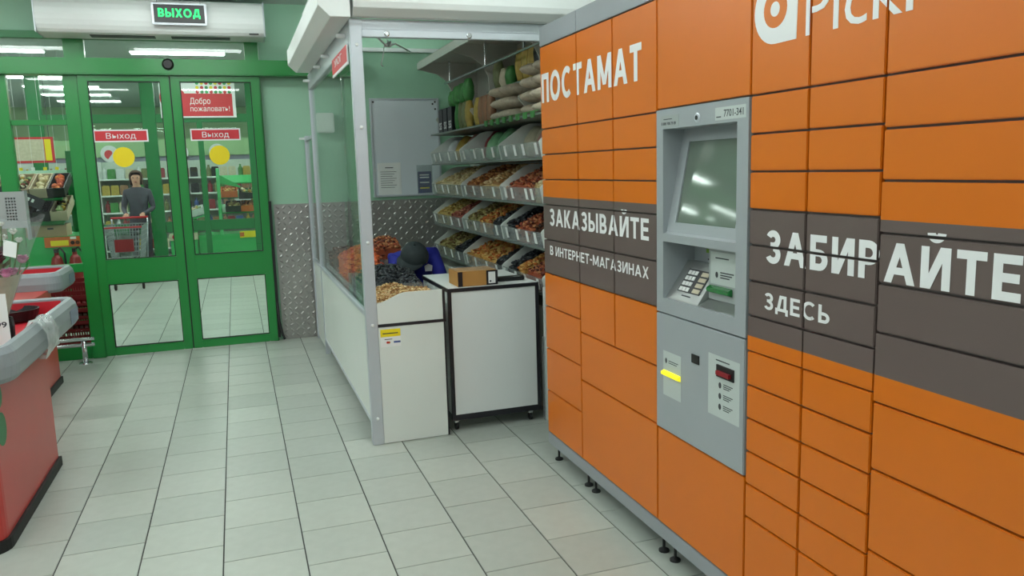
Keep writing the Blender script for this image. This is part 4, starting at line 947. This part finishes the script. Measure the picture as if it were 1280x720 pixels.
# bouquet in clear film and price card, on the near counter's tray
bq = thing('bouquet', (-1.14, 4.45, .80), 'bouquet of pink and dark red flowers in clear film at the left edge', 'bouquet')
BQX, BQY = -1.14, 4.45
vz = MB().lathe([(.0, 0), (.055, 0), (.06, .10), (.055, .14), (.05, .14), (.05, .02), (.0, .02)], (BQX, BQY, .801), 18).build('holder', 'black_plastic', bq)
fw = MB(); n = 26; prof = [(.03, 0), (.075, .12), (.13, .26), (.19, .40), (.23, .49)]; vs_ = []
for r, h in prof:
    for j in range(n):
        a = 2*math.pi*j/n; q = r*(1+.07*math.sin(5*a)+.05*math.sin(9*a+1)); vs_.append((BQX+q*math.cos(a), BQY+q*math.sin(a), .93+h+.02*math.sin(4*a)*(h/.49)))
fw.add(vs_, [(i*n+j, i*n+(j+1) % n, (i+1)*n+(j+1) % n, (i+1)*n+j) for i in range(4) for j in range(n)]); fw.build('film_wrap', 'film', bq, smooth=True)
pk = MB(); vs_ = []
for r, h in [(.028, 0), (.07, .12), (.105, .22)]:
    for j in range(n): a = 2*math.pi*j/n; q = r*(1+.06*math.sin(6*a)); vs_.append((BQX+q*math.cos(a), BQY+q*math.sin(a), .93+h))
pk.add(vs_, [(i*n+j, i*n+(j+1) % n, (i+1)*n+(j+1) % n, (i+1)*n+j) for i in range(2) for j in range(n)]); pk.build('paper_wrap', 'pack_cream', bq, smooth=True)
rr = random.Random(12)
def bloom(c, r, m_, n=14):
    mb = MB()
    for k in range(n):
        a = k*2.4; t = (k+.5)/n; rad = r*math.sqrt(t); cz = c[2]+r*.45*(1-t)
        d = Vector((math.cos(a), math.sin(a), 0)); e = Vector((-d.y, d.x, 0)); p = Vector((c[0], c[1], cz))+d*rad*.55; s = r*.5
        mb.add([p-e*s*.5, p+d*s*.4-e*s*.6+Vector((0, 0, s*.3)), p+d*s*.8+Vector((0, 0, s*.45)), p+d*s*.4+e*s*.6+Vector((0, 0, s*.3)), p+e*s*.5, p+Vector((0, 0, -s*.3))], [(0, 1, 2, 5), (2, 3, 4, 5), (0, 5, 4)])
    mb.ell((c[0], c[1], c[2]-r*.1), (r*.5, r*.5, r*.35), 8, 5)
    return mb.build('bloom', m_, bq, fixn=False)
def stem(c): return MB().tube([(BQX+(c[0]-BQX)*.2, BQY+(c[1]-BQY)*.2, .95), tuple(c)], .004, 5).build('stem', 'leaf', bq)
for c, r, m_ in (((-1.090, 4.390, 1.27), .05, 'petal_dark'), ((-1.160, 4.370, 1.25), .055, 'petal_dark'), ((-1.020, 4.480, 1.22), .04, 'petal_pink'), ((-1.050, 4.400, 1.17), .035, 'petal_pink'), ((-1.100, 4.500, 1.33), .03, 'petal_white'), ((-1.040, 4.460, 1.36), .026, 'petal_white'),
                ((-1.160, 4.500, 1.37), .026, 'petal_white'), ((-1.010, 4.420, 1.32), .024, 'petal_white'), ((-1.180, 4.440, 1.31), .04, 'petal_pink'), ((-1.080, 4.430, 1.40), .020, 'petal_white')): bloom(c, r, m_); stem(c)
for k in range(9):
    a = rr.uniform(0, 6.28); q = rr.uniform(.05, .12); z = rr.uniform(1.10, 1.2); p = Vector((BQX+q*math.cos(a), BQY+q*math.sin(a), z)); d = Vector((math.cos(a)*.05, math.sin(a)*.05, .05)); e = Vector((-math.sin(a), math.cos(a), 0))*.02
    lf = MB(); lf.add([p, p+d*.5+e, p+d, p+d*.5-e, p+d*.5+Vector((0, 0, -.006))], [(0, 1, 2, 4), (0, 4, 2, 3)]); lf.build('leaf', 'leaf', bq, fixn=False)
gc = MB(); q = [(-1.052, 4.285, 1.262), (-1.002, 4.29, 1.245), (-.992, 4.30, 1.315), (-1.045, 4.295, 1.335)]
gc.add(q+[(a, b+.002, c) for a, b, c in q], [(0, 1, 2, 3), (7, 6, 5, 4), (0, 4, 5, 1), (1, 5, 6, 2), (2, 6, 7, 3), (3, 7, 4, 0)]); gc.build('gift_card', 'paper', bq)
bloom((-1.085, 4.31, 1.24), .05, 'petal_dark'); bloom((-1.06, 4.33, 1.17), .04, 'petal_pink')
pc = thing('price_card', (-1.11, 4.12, .80), 'white price card with printed digits standing at the left edge', 'price card')
box('card', 'paper', -1.20, -1.022, 4.12, 4.124, .801, 1.10, pc); lettering('99', 'ink', fr_y(4.12), pc, -1.075, -1.030, .945, .972, .02, capbody='9')
# perforated grey monitor back on a pole, far counter
pr = thing('monitor', (-1.62, 6.30, .80), 'grey monitor back with square vent holes on a pole at far checkout', 'monitor')
ym = 6.30
xs = [-1.80, -1.492]+[]
ph = MB(); hx = [-1.492+.0165*k for k in range(4)]; hz = [1.338+.0205*k for k in range(8)]
# vent field built as a grid of bars around real holes
ph.box(-1.80, -1.500, ym, ym+.02, 1.285, 1.535); ph.box(-1.426, -1.382, ym, ym+.02, 1.285, 1.535); ph.box(-1.500, -1.426, ym, ym+.02, 1.285, 1.330); ph.box(-1.500, -1.426, ym, ym+.02, 1.500, 1.535)
for k in range(5): x = -1.500+.0170*k; ph.box(x, x+.006, ym+.001, ym+.019, 1.330, 1.500)
for k in range(9): z = 1.330+.0205*k; ph.box(-1.500, -1.426, ym+.002, ym+.018, z, z+.010)
ph.build('vented_back', 'pos_grey', pr)
box('casing', 'dark_grey', -1.795, -1.387, ym+.021, ym+.06, 1.29, 1.53, pr); box('side_flange', 'pos_grey', -1.382, -1.374, ym-.004, ym+.08, 1.20, 1.54, pr)
MB().tube([(-1.62, ym+.04, .801), (-1.62, ym+.04, 1.29)], .02, 12).build('pole', 'steel_brushed', pr); MB().lathe([(.0, 0), (.07, 0), (.07, .01), (.0, .012)], (-1.62, ym+.04, .801), 18).build('base', 'steel_brushed', pr)
# low steel guard rail
gr = thing('guard_rail', (-1.6, 7.70, 0), 'low polished steel guard rail before the green window frame', 'guard rail')
for z in (.165, .215): MB().tube([(-2.30, 7.70, z), (-1.275, 7.70, z)], .016, 12).build('rail_tube', 'chrome', gr, smooth=True)
for x in (-1.36, -2.2):
    MB().tube([(x, 7.70, 0), (x, 7.70, .20)], .022, 12).build('rail_post', 'chrome', gr, smooth=True); MB().lathe([(.0, 0), (.055, 0), (.052, .008), (.0, .010)], (x, 7.70, 0), 20).build('flange', 'chrome', gr)

# ------------------------------------------------------------------ beyond the glass: the shop
def basket(z):
    t = thing('shopping_basket', (-1.62, 8.33, z), None, 'basket', 'dark red shopping baskets behind the window')
    o = MB(); x0, x1, y0, y1, h = -1.86, -1.36, 8.16, 8.50, .20
    for k in range(4):
        zz = z+.01+h*k/3.2; e = .012*k
        for a in ((x0-e, x1+e, y0-e, y0-e+.012), (x0-e, x1+e, y1+e-.012, y1+e), (x0-e, x0-e+.012, y0-e, y1+e), (x1+e-.012, x1+e, y0-e, y1+e)): o.box(a[0], a[1], a[2], a[3], zz, zz+(.035 if k == 3 else .022))
    for k in range(12):
        x = x0+.02+(x1-x0-.04)*k/11
        for y in (y0-.012, y1+.004): o.box(x-.006, x+.006, y, y+.008, z+.01, z+h)
    o.box(x0, x1, y0, y1, z, z+.012); o.build('basket_shell', 'dark_red', t)
    MB().tube([(x0, 8.33, z+.2), (x0, 8.20, z+.215), (x1, 8.20, z+.215), (x1, 8.33, z+.2)], .008, 6).build('handle', 'dark_grey', t)
    return t
bs = thing('basket_stand', (-1.62, 8.33, 0), 'low wheeled stand under the dark red baskets', 'stand'); box('platform', 'dark_grey', -1.86, -1.36, 8.16, 8.50, .05, .08, bs)
for x in (-1.80, -1.42):
    for y in (8.21, 8.45): MB().lathe([(.0, -.01), (.025, -.01), (.025, .01), (.0, .01)], (x, y, .025), 14, axis='x').build('wheel', 'rubber', bs)
for k, z in enumerate((.082, .200, .318, .436)):
    b = basket(z); b['label'] = 'dark red shopping basket behind the low window, %s in its stack' % ['bottom one', 'second from bottom', 'third from bottom', 'topmost'][k]
# inner glazed screen with the welcome sign
IY = 14.6
inn = thing('window_3', (-.6, IY, 0), None, None); struct(inn)
for x0, x1 in ((-1.36, -1.15), (-.53, -.44), (.28, .42), (-3.0, -2.8)): box('post', 'green_dark', x0, x1, IY-.04, IY+.04, 0, 3.34, inn, bevel=.006)
for a, b in ((-2.799, -1.361), (-1.149, -.531), (-.439, .279)):
    box('crossbar', 'green_dark', a, b, IY-.04, IY+.04, 2.50, 2.64, inn, bevel=.006); box('crossbar', 'green_dark', a, b, IY-.03, IY+.03, .68, .86, inn, bevel=.006)
    for z0, z1 in ((.10, .679), (.861, 2.499), (2.641, 3.30)): box('pane', 'glass', a, b, IY-.004, IY+.004, z0, z1, inn)
ws = thing('welcome_sign', (-.45, IY-.05, 2.58), 'red and white welcome sign with coloured dots behind the glass doors', 'sign')
box('board', 'print_white', -1.06, .12, IY-.075, IY-.045, 2.575, 3.17, ws)
fw_ = fr_y(IY-.075); fw2 = fr_y(IY-.0765)
decal('red_field', rect2(-1.03, .07, 2.60, 2.97), 'sign_red', fw_, ws); decal('red_disc', disc2d(-.86, 2.90, .20), 'sign_red', fr_y(IY-.0765), ws)
lettering('Добро', 'print_white', fw2, ws, -.60, -.28, 2.80, 2.90, bold=.0); lettering('пожаловать!', 'print_white', fw2, ws, -.60, .02, 2.68, 2.745, bold=.0, capbody='п')
dc = ['sign_red', 'green_frame', 'green_panel', 'yellow']
for r in range(3):
    for c in range(8): decal('dot', disc2d(-.47+.072*c, 2.995+.072*r, .027, 16), dc[(r*3+c*5+c//3) % 4], fw_, ws)
# shopping cart
def cart(cx, y0, y1, label):
    t = thing('shopping_cart', (cx, (y0+y1)/2, 0), label, 'shopping cart')
    wb_ = MB(); r = .0045
    def ringz(k):
        s = k; z = .42+.50*s; hw = .18+.07*s; f_ = y0+.10-.10*s; b_ = y1
        return [(cx-hw, f_, z), (cx+hw, f_, z), (cx+hw, b_, z), (cx-hw, b_, z)]
    for k in range(8):
        q = ringz(k/7); wb_.tube(q+[q[0]], r if k < 7 else .009, 5)
    a, b = ringz(0), ringz(1)
    for e in range(4):
        n = 12
        for i in range(n): 
            t_ = i/n; p = Vector(a[e]).lerp(Vector(a[(e+1) % 4]), t_); q = Vector(b[e]).lerp(Vector(b[(e+1) % 4]), t_); wb_.tube([p, q], r, 4)
    for i in range(8):
        t_ = i/7; wb_.tube([Vector(a[0]).lerp(Vector(a[1]), t_), Vector(a[3]).lerp(Vector(a[2]), t_)], r, 4)
    wb_.build('wire_basket', 'cart_metal', t)
    ch = MB()
    for s in (-1, 1): ch.tube([(cx+s*.17, y0+.10, .10), (cx+s*.20, y1-.02, .16), (cx+s*.22, y1+.02, .55), (cx+s*.25, y1+.06, 1.00)], .013, 8)
    ch.tube([(cx-.17, y0+.10, .10), (cx+.17, y0+.10, .10)], .012, 8); ch.build('chassis', 'cart_metal', t, smooth=True)
    MB().tube([(cx-.26, y1+.07, 1.01), (cx+.26, y1+.07, 1.01)], .018, 10).build('handle', 'red_plastic', t, smooth=True)
    box('advert_panel', 'dark_red', cx-.13, cx+.12, y0+.015, y0+.03, .56, .74, t)
    box('rim_cover', 'red_plastic', cx-.25, cx+.25, y0-.008, y0+.006, .90, .925, t)
    for x in (-.18, .19):
        for y in (y0+.09, y1-.03):
            MB().lathe([(.0, -.015), (.048, -.015), (.055, -.008), (.055, .008), (.048, .015), (.0, .015)], (cx+x, y, .055), 16, axis='x').build('wheel', 'rubber', t)
            MB().box(cx+x-.022, cx+x+.022, y-.015, y+.015, .075, .135).build('wheel_fork', 'cart_metal', t)
    return t
cart(-1.56, 12.55, 13.35, 'wire shopping cart with red advert panel behind the left glass door')
wo = thing('person', (-1.46, 13.86, 0), 'person in dark grey jacket pushing the shopping cart behind the glass', 'person')
cx, cy = -1.46, 13.86
J = {'pel': (cx, cy, .95), 'sp': (cx, cy-.01, 1.14), 'ch': (cx, cy-.02, 1.32), 'nk': (cx, cy-.02, 1.46), 'hd0': (cx, cy-.035, 1.53), 'hd1': (cx, cy-.035, 1.60), 'hd2': (cx, cy-.025, 1.665),
     'sl': (cx-.165, cy-.01, 1.385), 'el': (cx-.215, cy-.03, 1.13), 'wl': (cx-.16, cy-.27, 1.05), 'sr': (cx+.165, cy-.01, 1.385), 'er': (cx+.215, cy-.03, 1.13), 'wr': (cx+.08, cy-.27, 1.05),
     'hl': (cx-.09, cy, .90), 'kl': (cx-.10, cy-.03, .49), 'al': (cx-.10, cy+.01, .08), 'tl': (cx-.10, cy-.14, .035), 'hr': (cx+.09, cy, .90), 'kr': (cx+.10, cy-.03, .49), 'ar': (cx+.10, cy+.01, .08), 'tr': (cx+.10, cy-.14, .035)}
RD = {'pel': (.15, .11), 'sp': (.135, .10), 'ch': (.15, .11), 'nk': .05, 'hd0': .062, 'hd1': .082, 'hd2': .07, 'sl': .062, 'el': .043, 'wl': .026, 'sr': .062, 'er': .043, 'wr': .026, 'hl': .085, 'kl': .055, 'al': .04, 'tl': .034, 'hr': .085, 'kr': .055, 'ar': .04, 'tr': .034}
E_ = [e for e in [('pel', 'sp'), ('sp', 'ch'), ('ch', 'nk'), ('nk', 'hd0'), ('hd0', 'hd1'), ('hd1', 'hd2'), ('ch', 'sl'), ('sl', 'el'), ('el', 'wl'), ('ch', 'sr'), ('sr', 'er'), ('er', 'wr'), ('pel', 'hl'), ('hl', 'kl'), ('kl', 'al'), ('al', 'tl'), ('pel', 'hr'), ('hr', 'kr'), ('kr', 'ar'), ('ar', 'tr')]]
fingers(J, E_, RD, 'wl', -1, (0, -1, -.1)); fingers(J, E_, RD, 'wr', 1, (0, -1, -.1))
def pick_wo(c):
    if c.z > 1.47: return 1
    if c.y < cy-.28 and 1.0 < c.z < 1.12: return 1
    return 2 if c.z < .88 else 0
skin_body('body', J, E_, RD, 'pel', ['jacket_grey', 'skin', 'trousers'], pick_wo, wo)
hr = MB(); n = 18; vs_ = []
for i in range(9):
    a = math.pi*.62*i/8
    for j in range(n):
        b = 2*math.pi*j/n; fr = math.sin(b) < -.35
        rr_ = .098*math.sin(a)+.004; dz = .098*math.cos(a)
        if fr and i > 4: rr_ *= .80; dz = .098*math.cos(math.pi*.62*4/8)
        vs_.append((cx+rr_*math.cos(b), cy-.018+rr_*1.05*math.sin(b), 1.635+dz-(.10 if (i == 8 and not fr) else 0)))
hr.add(vs_, [(i*n+j, i*n+(j+1) % n, (i+1)*n+(j+1) % n, (i+1)*n+j) for i in range(8) for j in range(n)]); hr.build('hair', 'hair_brown', wo, smooth=True)
MB().ell((cx, cy-.122, 1.585), (.011, .018, .02), 8, 6).build('nose', 'skin', wo, smooth=True)
for s in (-1, 1): MB().ell((cx+s*.032, cy-.108, 1.612), (.012, .008, .007), 8, 6).build('eye', 'ink', wo, smooth=True)
MB().ell((cx, cy-.106, 1.545), (.022, .008, .006), 8, 6).build('mouth', 'pack_red', wo, smooth=True)
# shelving along the back with goods
words = ['left', 'middle', 'right']
def shelf_unit(x0, x1, y, levels, label):
    t = thing('store_shelf', ((x0+x1)/2, y+.2, 0), label, 'shelf unit', 'white shelf units at the back of the shop')
    box('back_board', 'wall_pale', x0, x1, y+.42, y+.44, 0, 1.95, t)
    for x in (x0, x1-.03): box('upright', 'white_paint', x, x+.03, y, y+.42, 0, 1.95, t)
    for z in levels: box('shelf', 'white_paint', x0+.031, x1-.031, y, y+.42, z-.03, z, t)
    return t
units = [(-4.6, -2.62, 18.0), (-2.60, -1.10, 18.0), (-1.08, .60, 18.0), (.62, 2.4, 18.0)]
LV = [.15, .55, .92, 1.27, 1.60]
pm = ['pack_white', 'pack_olive', 'pack_cream', 'pack_green', 'pack_yellow', 'pack_red', 'pack_tan', 'pack_blue', 'pack_black']
protos = {}
def goods_box(m_, kind):
    if (m_, kind) in protos: return protos[(m_, kind)]
    if kind == 'b': mb = MB().lathe([(.0, 0), (.045, 0), (.05, .02), (.05, .15), (.02, .20), (.02, .24), (.0, .24)], (0, 0, 0), 10)
    else: mb = MB().prism([(-.075, 0), (.075, 0), (.075, .17), (.06, .20), (-.06, .20), (-.075, .17)], 'y', -.05, .05)
    me = bpy.data.meshes.new('goods'); me.from_pydata(mb.v, [], mb.f); me.materials.append(M[m_]); protos[(m_, kind)] = me
    return me
rr = random.Random(3); nm_ = {'pack_white': 'white', 'pack_olive': 'olive', 'pack_cream': 'cream', 'pack_green': 'green', 'pack_yellow': 'yellow', 'pack_red': 'red', 'pack_tan': 'tan', 'pack_blue': 'blue', 'pack_black': 'black'}
for ui, (x0, x1, y) in enumerate(units):
    un = ['far left', 'centre left', 'centre right', 'far right'][ui]
    shelf_unit(x0, x1, y, LV, 'white shelf unit, %s of four, at the back of the shop' % un)
    for li, z in enumerate(LV):
        if ui in (0, 3) and li < 2: continue
        x = x0+.12
        while x < x1-.12:
            kind = 'b' if rr.random() < .35 else 'p'; m_ = rr.choice(pm)
            o = place('bottle' if kind == 'b' else 'food_carton', goods_box(m_, kind), (x, y+.08+rr.uniform(0, .05), z+.001))
            tag(o, 'small %s %s on the %s shelf of the %s back shelf unit' % (nm_[m_], 'bottle' if kind == 'b' else 'carton', ['bottom', 'second', 'third', 'fourth', 'top'][li], un), 'bottle' if kind == 'b' else 'carton', 'goods on the back shelf units')
            x += .125 if kind == 'b' else .17
struct(box('wall_store_partition', 'store_band', -7, 3.2, 18.55, 18.65, 0, 2.40)); 
box('green_fascia', 'store_wall', -7, 3.2, 18.50, 18.549, 2.05, 2.40, bpy.data.objects['wall_store_partition'])
for k, x in enumerate((-2.4, -1.05, -.30, .62)):
    t = MB().lathe([(.17, 0), (.17, .02)], (x, 18.47, 1.98+.14), 28, axis='y').build('round_emblem', 'pack_white', bpy.data.objects['wall_store_partition'])
    decal('emblem_swirl', [(x+.11*math.cos(a*.4)*(.5+.05*a), 2.12+.11*math.sin(a*.4)*(.5+.05*a)) for a in range(12)], 'sign_red', fr_y(18.47), bpy.data.objects['wall_store_partition'])
# produce stands
def crate(x0, x1, y0, y1, z, h, m_, fill, label, tiltx=0, tilty=0):
    t = thing('produce_crate', ((x0+x1)/2, (y0+y1)/2, z), label, 'crate', 'crates of produce behind the glass')
    c = Vector(((x0+x1)/2, y0, z)); Rm = Matrix.Rotation(math.radians(tiltx), 3, 'X') @ Matrix.Rotation(math.radians(tilty), 3, 'Y')
    def tb_(mb): mb.v = [tuple(c+Rm @ (Vector(p)-c)) for p in mb.v]; return mb
    mb = MB()
    for a in ((x0, x1, y0, y0+.012, z, z+h), (x0, x1, y1-.012, y1, z, z+h), (x0, x0+.012, y0+.012, y1-.012, z, z+h), (x1-.012, x1, y0+.012, y1-.012, z, z+h), (x0+.012, x1-.012, y0+.012, y1-.012, z, z+.01)): mb.box(*a)
    tb_(mb).build('crate_shell', m_, t)
    vs0, fs0 = ico(); f = MB(); r2 = random.Random(label)
    for _ in range(34):
        p = Vector((r2.uniform(x0+.05, x1-.05), r2.uniform(y0+.05, y1-.05), z+h*r2.uniform(.55, 1.0))); s = r2.uniform(.022, .038); f.add([p+v*s for v in vs0], fs0)
    o = tb_(f).build('produce', fill, t, fixn=False); o['kind'] = 'stuff'
    return t
ps = thing('produce_stand', (-2.6, 10.5, 0), 'long green produce stand behind the left window', 'produce stand')
box('base', 'green_panel', -4.5, -1.68, 10.10, 10.95, .0, .98, ps, bevel=.01)
for x in (-4.45, -3.10, -1.86): box('stand_upright', 'green_dark', x-.03, x+.03, 10.85, 10.95, .98, 1.95, ps)
MB().prism([(10.10, 1.40), (10.12, 1.38), (10.95, 1.70), (10.93, 1.73)], 'x', -4.45, -1.84).build('tilted_shelf', 'green_dark', ps); MB().prism([(10.05, 1.13), (10.07, 1.11), (10.95, 1.38), (10.93, 1.41)], 'x', -4.45, -1.84).build('tilted_shelf', 'green_dark', ps)
k = 0
for z, nm in ((1.385, 'upper'), (1.125, 'lower')):
    for i in range(8):
        x0 = -3.22+.178*i
        crate(x0, x0+.17, 10.12, 10.62, z+.03, .11, ['cardboard_pale', 'wood_pale', 'produce_dark', 'pack_cream', 'wood_pale'][(i+k) % 5] if nm == 'upper' else ['produce_dark', 'black_edge', 'produce_dark', 'wood_pale'][i % 4], ['veg_mix', 'mix_red', 'nuts_pale', 'mix_green', 'apricot'][(i*2+k) % 5] if nm == 'upper' else ['prune', 'veg_mix', 'mix_green'][i % 3],
              '%s slim crate of produce from the left on the %s shelf of the left stand' % (['first', 'second', 'third', 'fourth', 'fifth', 'sixth', 'seventh', 'eighth'][i], nm), tiltx=20)
    k += 2
for i, x in enumerate((-2.34, -1.99)):
    t = thing('cardboard_box', (x, 10.2, .981), 'flat open cardboard box on the green stand base, %s' % ['left one', 'right one'][i], 'box', 'cardboard boxes on the stand'); 
    mb = MB()
    for a in ((x-.16, x+.16, 10.11, 10.118), (x-.16, x+.16, 10.40, 10.408), (x-.16, x-.152, 10.118, 10.40), (x+.152, x+.16, 10.118, 10.40)): mb.box(a[0], a[1], a[2], a[3], .982, 1.115)
    mb.box(x-.152, x+.152, 10.118, 10.40, .982, .99); mb.build('carton', 'cardboard_pale', t); box('hand_hole', 'dark_grey', x-.03, x+.03, 10.108, 10.1099, 1.06, 1.08, t)
for i, (a, b, z0, z1) in enumerate(((-2.06, -1.69, .86, .975),)):
    t = thing('price_banner', (-1.9, 10.08, .85), 'orange and yellow price banner on the green stand', 'banner'); box('board', 'pack_orange', a, b, 10.085, 10.099, z0, z1, t)
    decal('yellow_field', rect2(-2.0, -1.82, .875, .935), 'yellow', fr_y(10.085), t); decal('white_tag', rect2(-1.80, -1.74, .945, .972), 'paper', fr_y(10.085), t)
    for x in (-1.78, -1.73): decal('dark_picture', disc2d(x, .905, .022), 'date', fr_y(10.085), t)
cl = thing('chalk_sign', (-2.05, 9.85, 1.38), 'dark slanted sign board with pale lettering above the crates', 'sign')
mb = MB(); mb.box(-2.42, -1.98, 9.98, 9.995, 1.38, 1.50); c = Vector((-2.2, 9.98, 1.45)); Rm = Matrix.Rotation(math.radians(28), 3, 'Y'); mb.v = [tuple(c+Rm @ (Vector(p)-c)) for p in mb.v]; mb.build('board', 'black_edge', cl)
fch = lambda u, w, d: tuple(c+Rm @ (Vector((u, 9.98-d, w))-c))
for k in range(7): decal('faded_mark', rect2(-2.37+.045*k, -2.345+.045*k, 1.425, 1.462), 'paper', fch, cl)
ext_xy = [(-1.935, 9.99), (-1.755, 9.99)]
for i, (x, y) in enumerate(ext_xy):
    t = thing('fire_extinguisher', (x, y, .22), 'red fire extinguisher with black hose behind the window, %s' % ['left of the pair', 'right of the pair'][i], 'fire extinguisher', 'pair of fire extinguishers')
    MB().lathe([(.0, 0), (.062, 0), (.066, .02), (.066, .46), (.05, .53), (.024, .56), (.024, .59), (.0, .59)], (x, y, .22), 18).build('cylinder', 'extinguisher_red', t)
    MB().box(x-.018, x+.018, y-.04, y+.04, .81, .85).build('valve', 'black_plastic', t); MB().tube([(x, y, .83), (x+.045, y-.02, .86), (x+.085, y-.03, .80), (x+.09, y-.03, .60)], .011, 8).build('hose', 'rubber', t, smooth=True)
    box('wall_bracket', 'dark_grey', x-.07, x+.07, y+.067, 10.099, .45, .49, t)
# poster and hanging tags over the produce
po = thing('framed_poster', (-2.95, 13.0, 2.0), 'red framed poster of produce hanging over the left stand', 'poster')
box('frame', 'sign_red', -3.05, -2.40, 13.0, 13.03, 1.86, 2.22, po); decal('picture', rect2(-3.01, -2.52, 1.89, 2.19), 'pack_cream', fr_y(13.0), po); decal('yellow_strip', rect2(-2.51, -2.43, 1.89, 2.19), 'yellow', fr_y(13.0), po)
for x in (-3.0, -2.45): MB().tube([(x, 13.015, 2.22), (x, 13.015, 3.34)], .004, 5).build('hanging_wire', 'dark_grey', po)
for i in range(9):
    x = -3.02+.145*i; m_ = ['paper', 'pack_red', 'yellow', 'paper', 'yellow', 'yellow', 'paper', 'paper', 'yellow'][i]
    t = thing('price_strip', (x, 12.5, 1.66), 'narrow %s price strip hanging over the produce, %s in the row' % ({'paper': 'white', 'pack_red': 'red', 'yellow': 'yellow'}[m_], ['first', 'second', 'third', 'fourth', 'fifth', 'sixth', 'seventh', 'eighth', 'ninth'][i]), 'price strip', 'price strips over the produce')
    box('strip', m_, x-.022, x+.022, 12.5, 12.504, 1.655, 1.79, t); MB().tube([(x, 12.502, 1.79), (x, 12.502, 3.34)], .0015, 4).build('thread', 'paper', t)
pr2 = thing('produce_stand', (-.15, 16.5, 0), 'bright green slanted produce stand behind the right glass door', 'produce stand')
box('base', 'green_panel', -.72, .50, 16.10, 16.9, 0, .50, pr2, bevel=.01)
for x in (-.30, .42): MB().prism([(16.12, .50), (16.28, .50), (16.78, 1.72), (16.70, 1.75), (16.62, 1.74)], 'x', x-.03, x+.03).build('stand_side', 'green_panel', pr2)
for z in (.90, 1.18, 1.46): MB().prism([(16.15+(z-.5)*.40, z), (16.17+(z-.5)*.40, z-.02), (16.75, z+.13), (16.73, z+.15)], 'x', -.27, .39).build('tilted_shelf', 'green_panel', pr2)
MB().prism([(-.27, 1.46), (-.27, 1.62), (.10, 1.40), (.10, 1.36)], 'y', 16.44, 16.46).build('slanted_brace', 'green_panel', pr2)
for i, (x0, z, m_) in enumerate(((-.26, 1.16, 'pack_orange'), (.06, 1.12, 'produce_dark'), (-.20, .88, 'produce_dark'), (.08, .88, 'pack_orange'))):
    crate(x0, x0+.30, 16.20, 16.55, z+.03, .12, m_, ['mix_golden', 'veg_mix', 'mix_green', 'mix_red'][i], ['orange carton of fruit on the right green stand', 'dark crate of vegetables on the right green stand', 'dark crate of greens low on the right stand', 'orange carton low on the right stand'][i], tiltx=15)
cv = crate(-.95, -.58, 16.2, 16.5, .86, .12, 'pack_white', 'veg_mix', 'white carton leaning at the left of the green stand', tiltx=10, tilty=-14)
st2 = thing('side_stand', (-.77, 16.45, 0), 'small green stand carrying the white carton', 'stand'); box('column', 'green_panel', -.95, -.74, 16.3, 16.6, 0, .80, st2); MB().prism([(-.98, .76), (-.56, .86), (-.56, .88), (-.98, .78)], 'y', 16.15, 16.6).build('tray', 'green_panel', st2)
yb = thing('price_banner', (.17, 16.05, .45), 'yellow price banner on the base of the right green stand', 'banner'); box('board', 'yellow', .02, .36, 16.07, 16.098, .42, .54, yb); decal('red_field', rect2(.02, .10, .44, .52), 'pack_orange', fr_y(16.07), yb)
yb2 = thing('price_banner', (-.98, 15.9, .45), 'white and red fruit banner left of the right green stand', 'banner'); box('board', 'pack_cream', -1.22, -.72, 15.9, 15.92, .44, .57, yb2); decal('fruit_picture', disc2d(-1.12, .505, .045), 'sign_red', fr_y(15.9), yb2); decal('fruit_picture', disc2d(-.82, .505, .035), 'date', fr_y(15.9), yb2)
box('banner_stand', 'green_panel', -1.20, -.74, 15.93, 16.08, 0, .57, yb2)
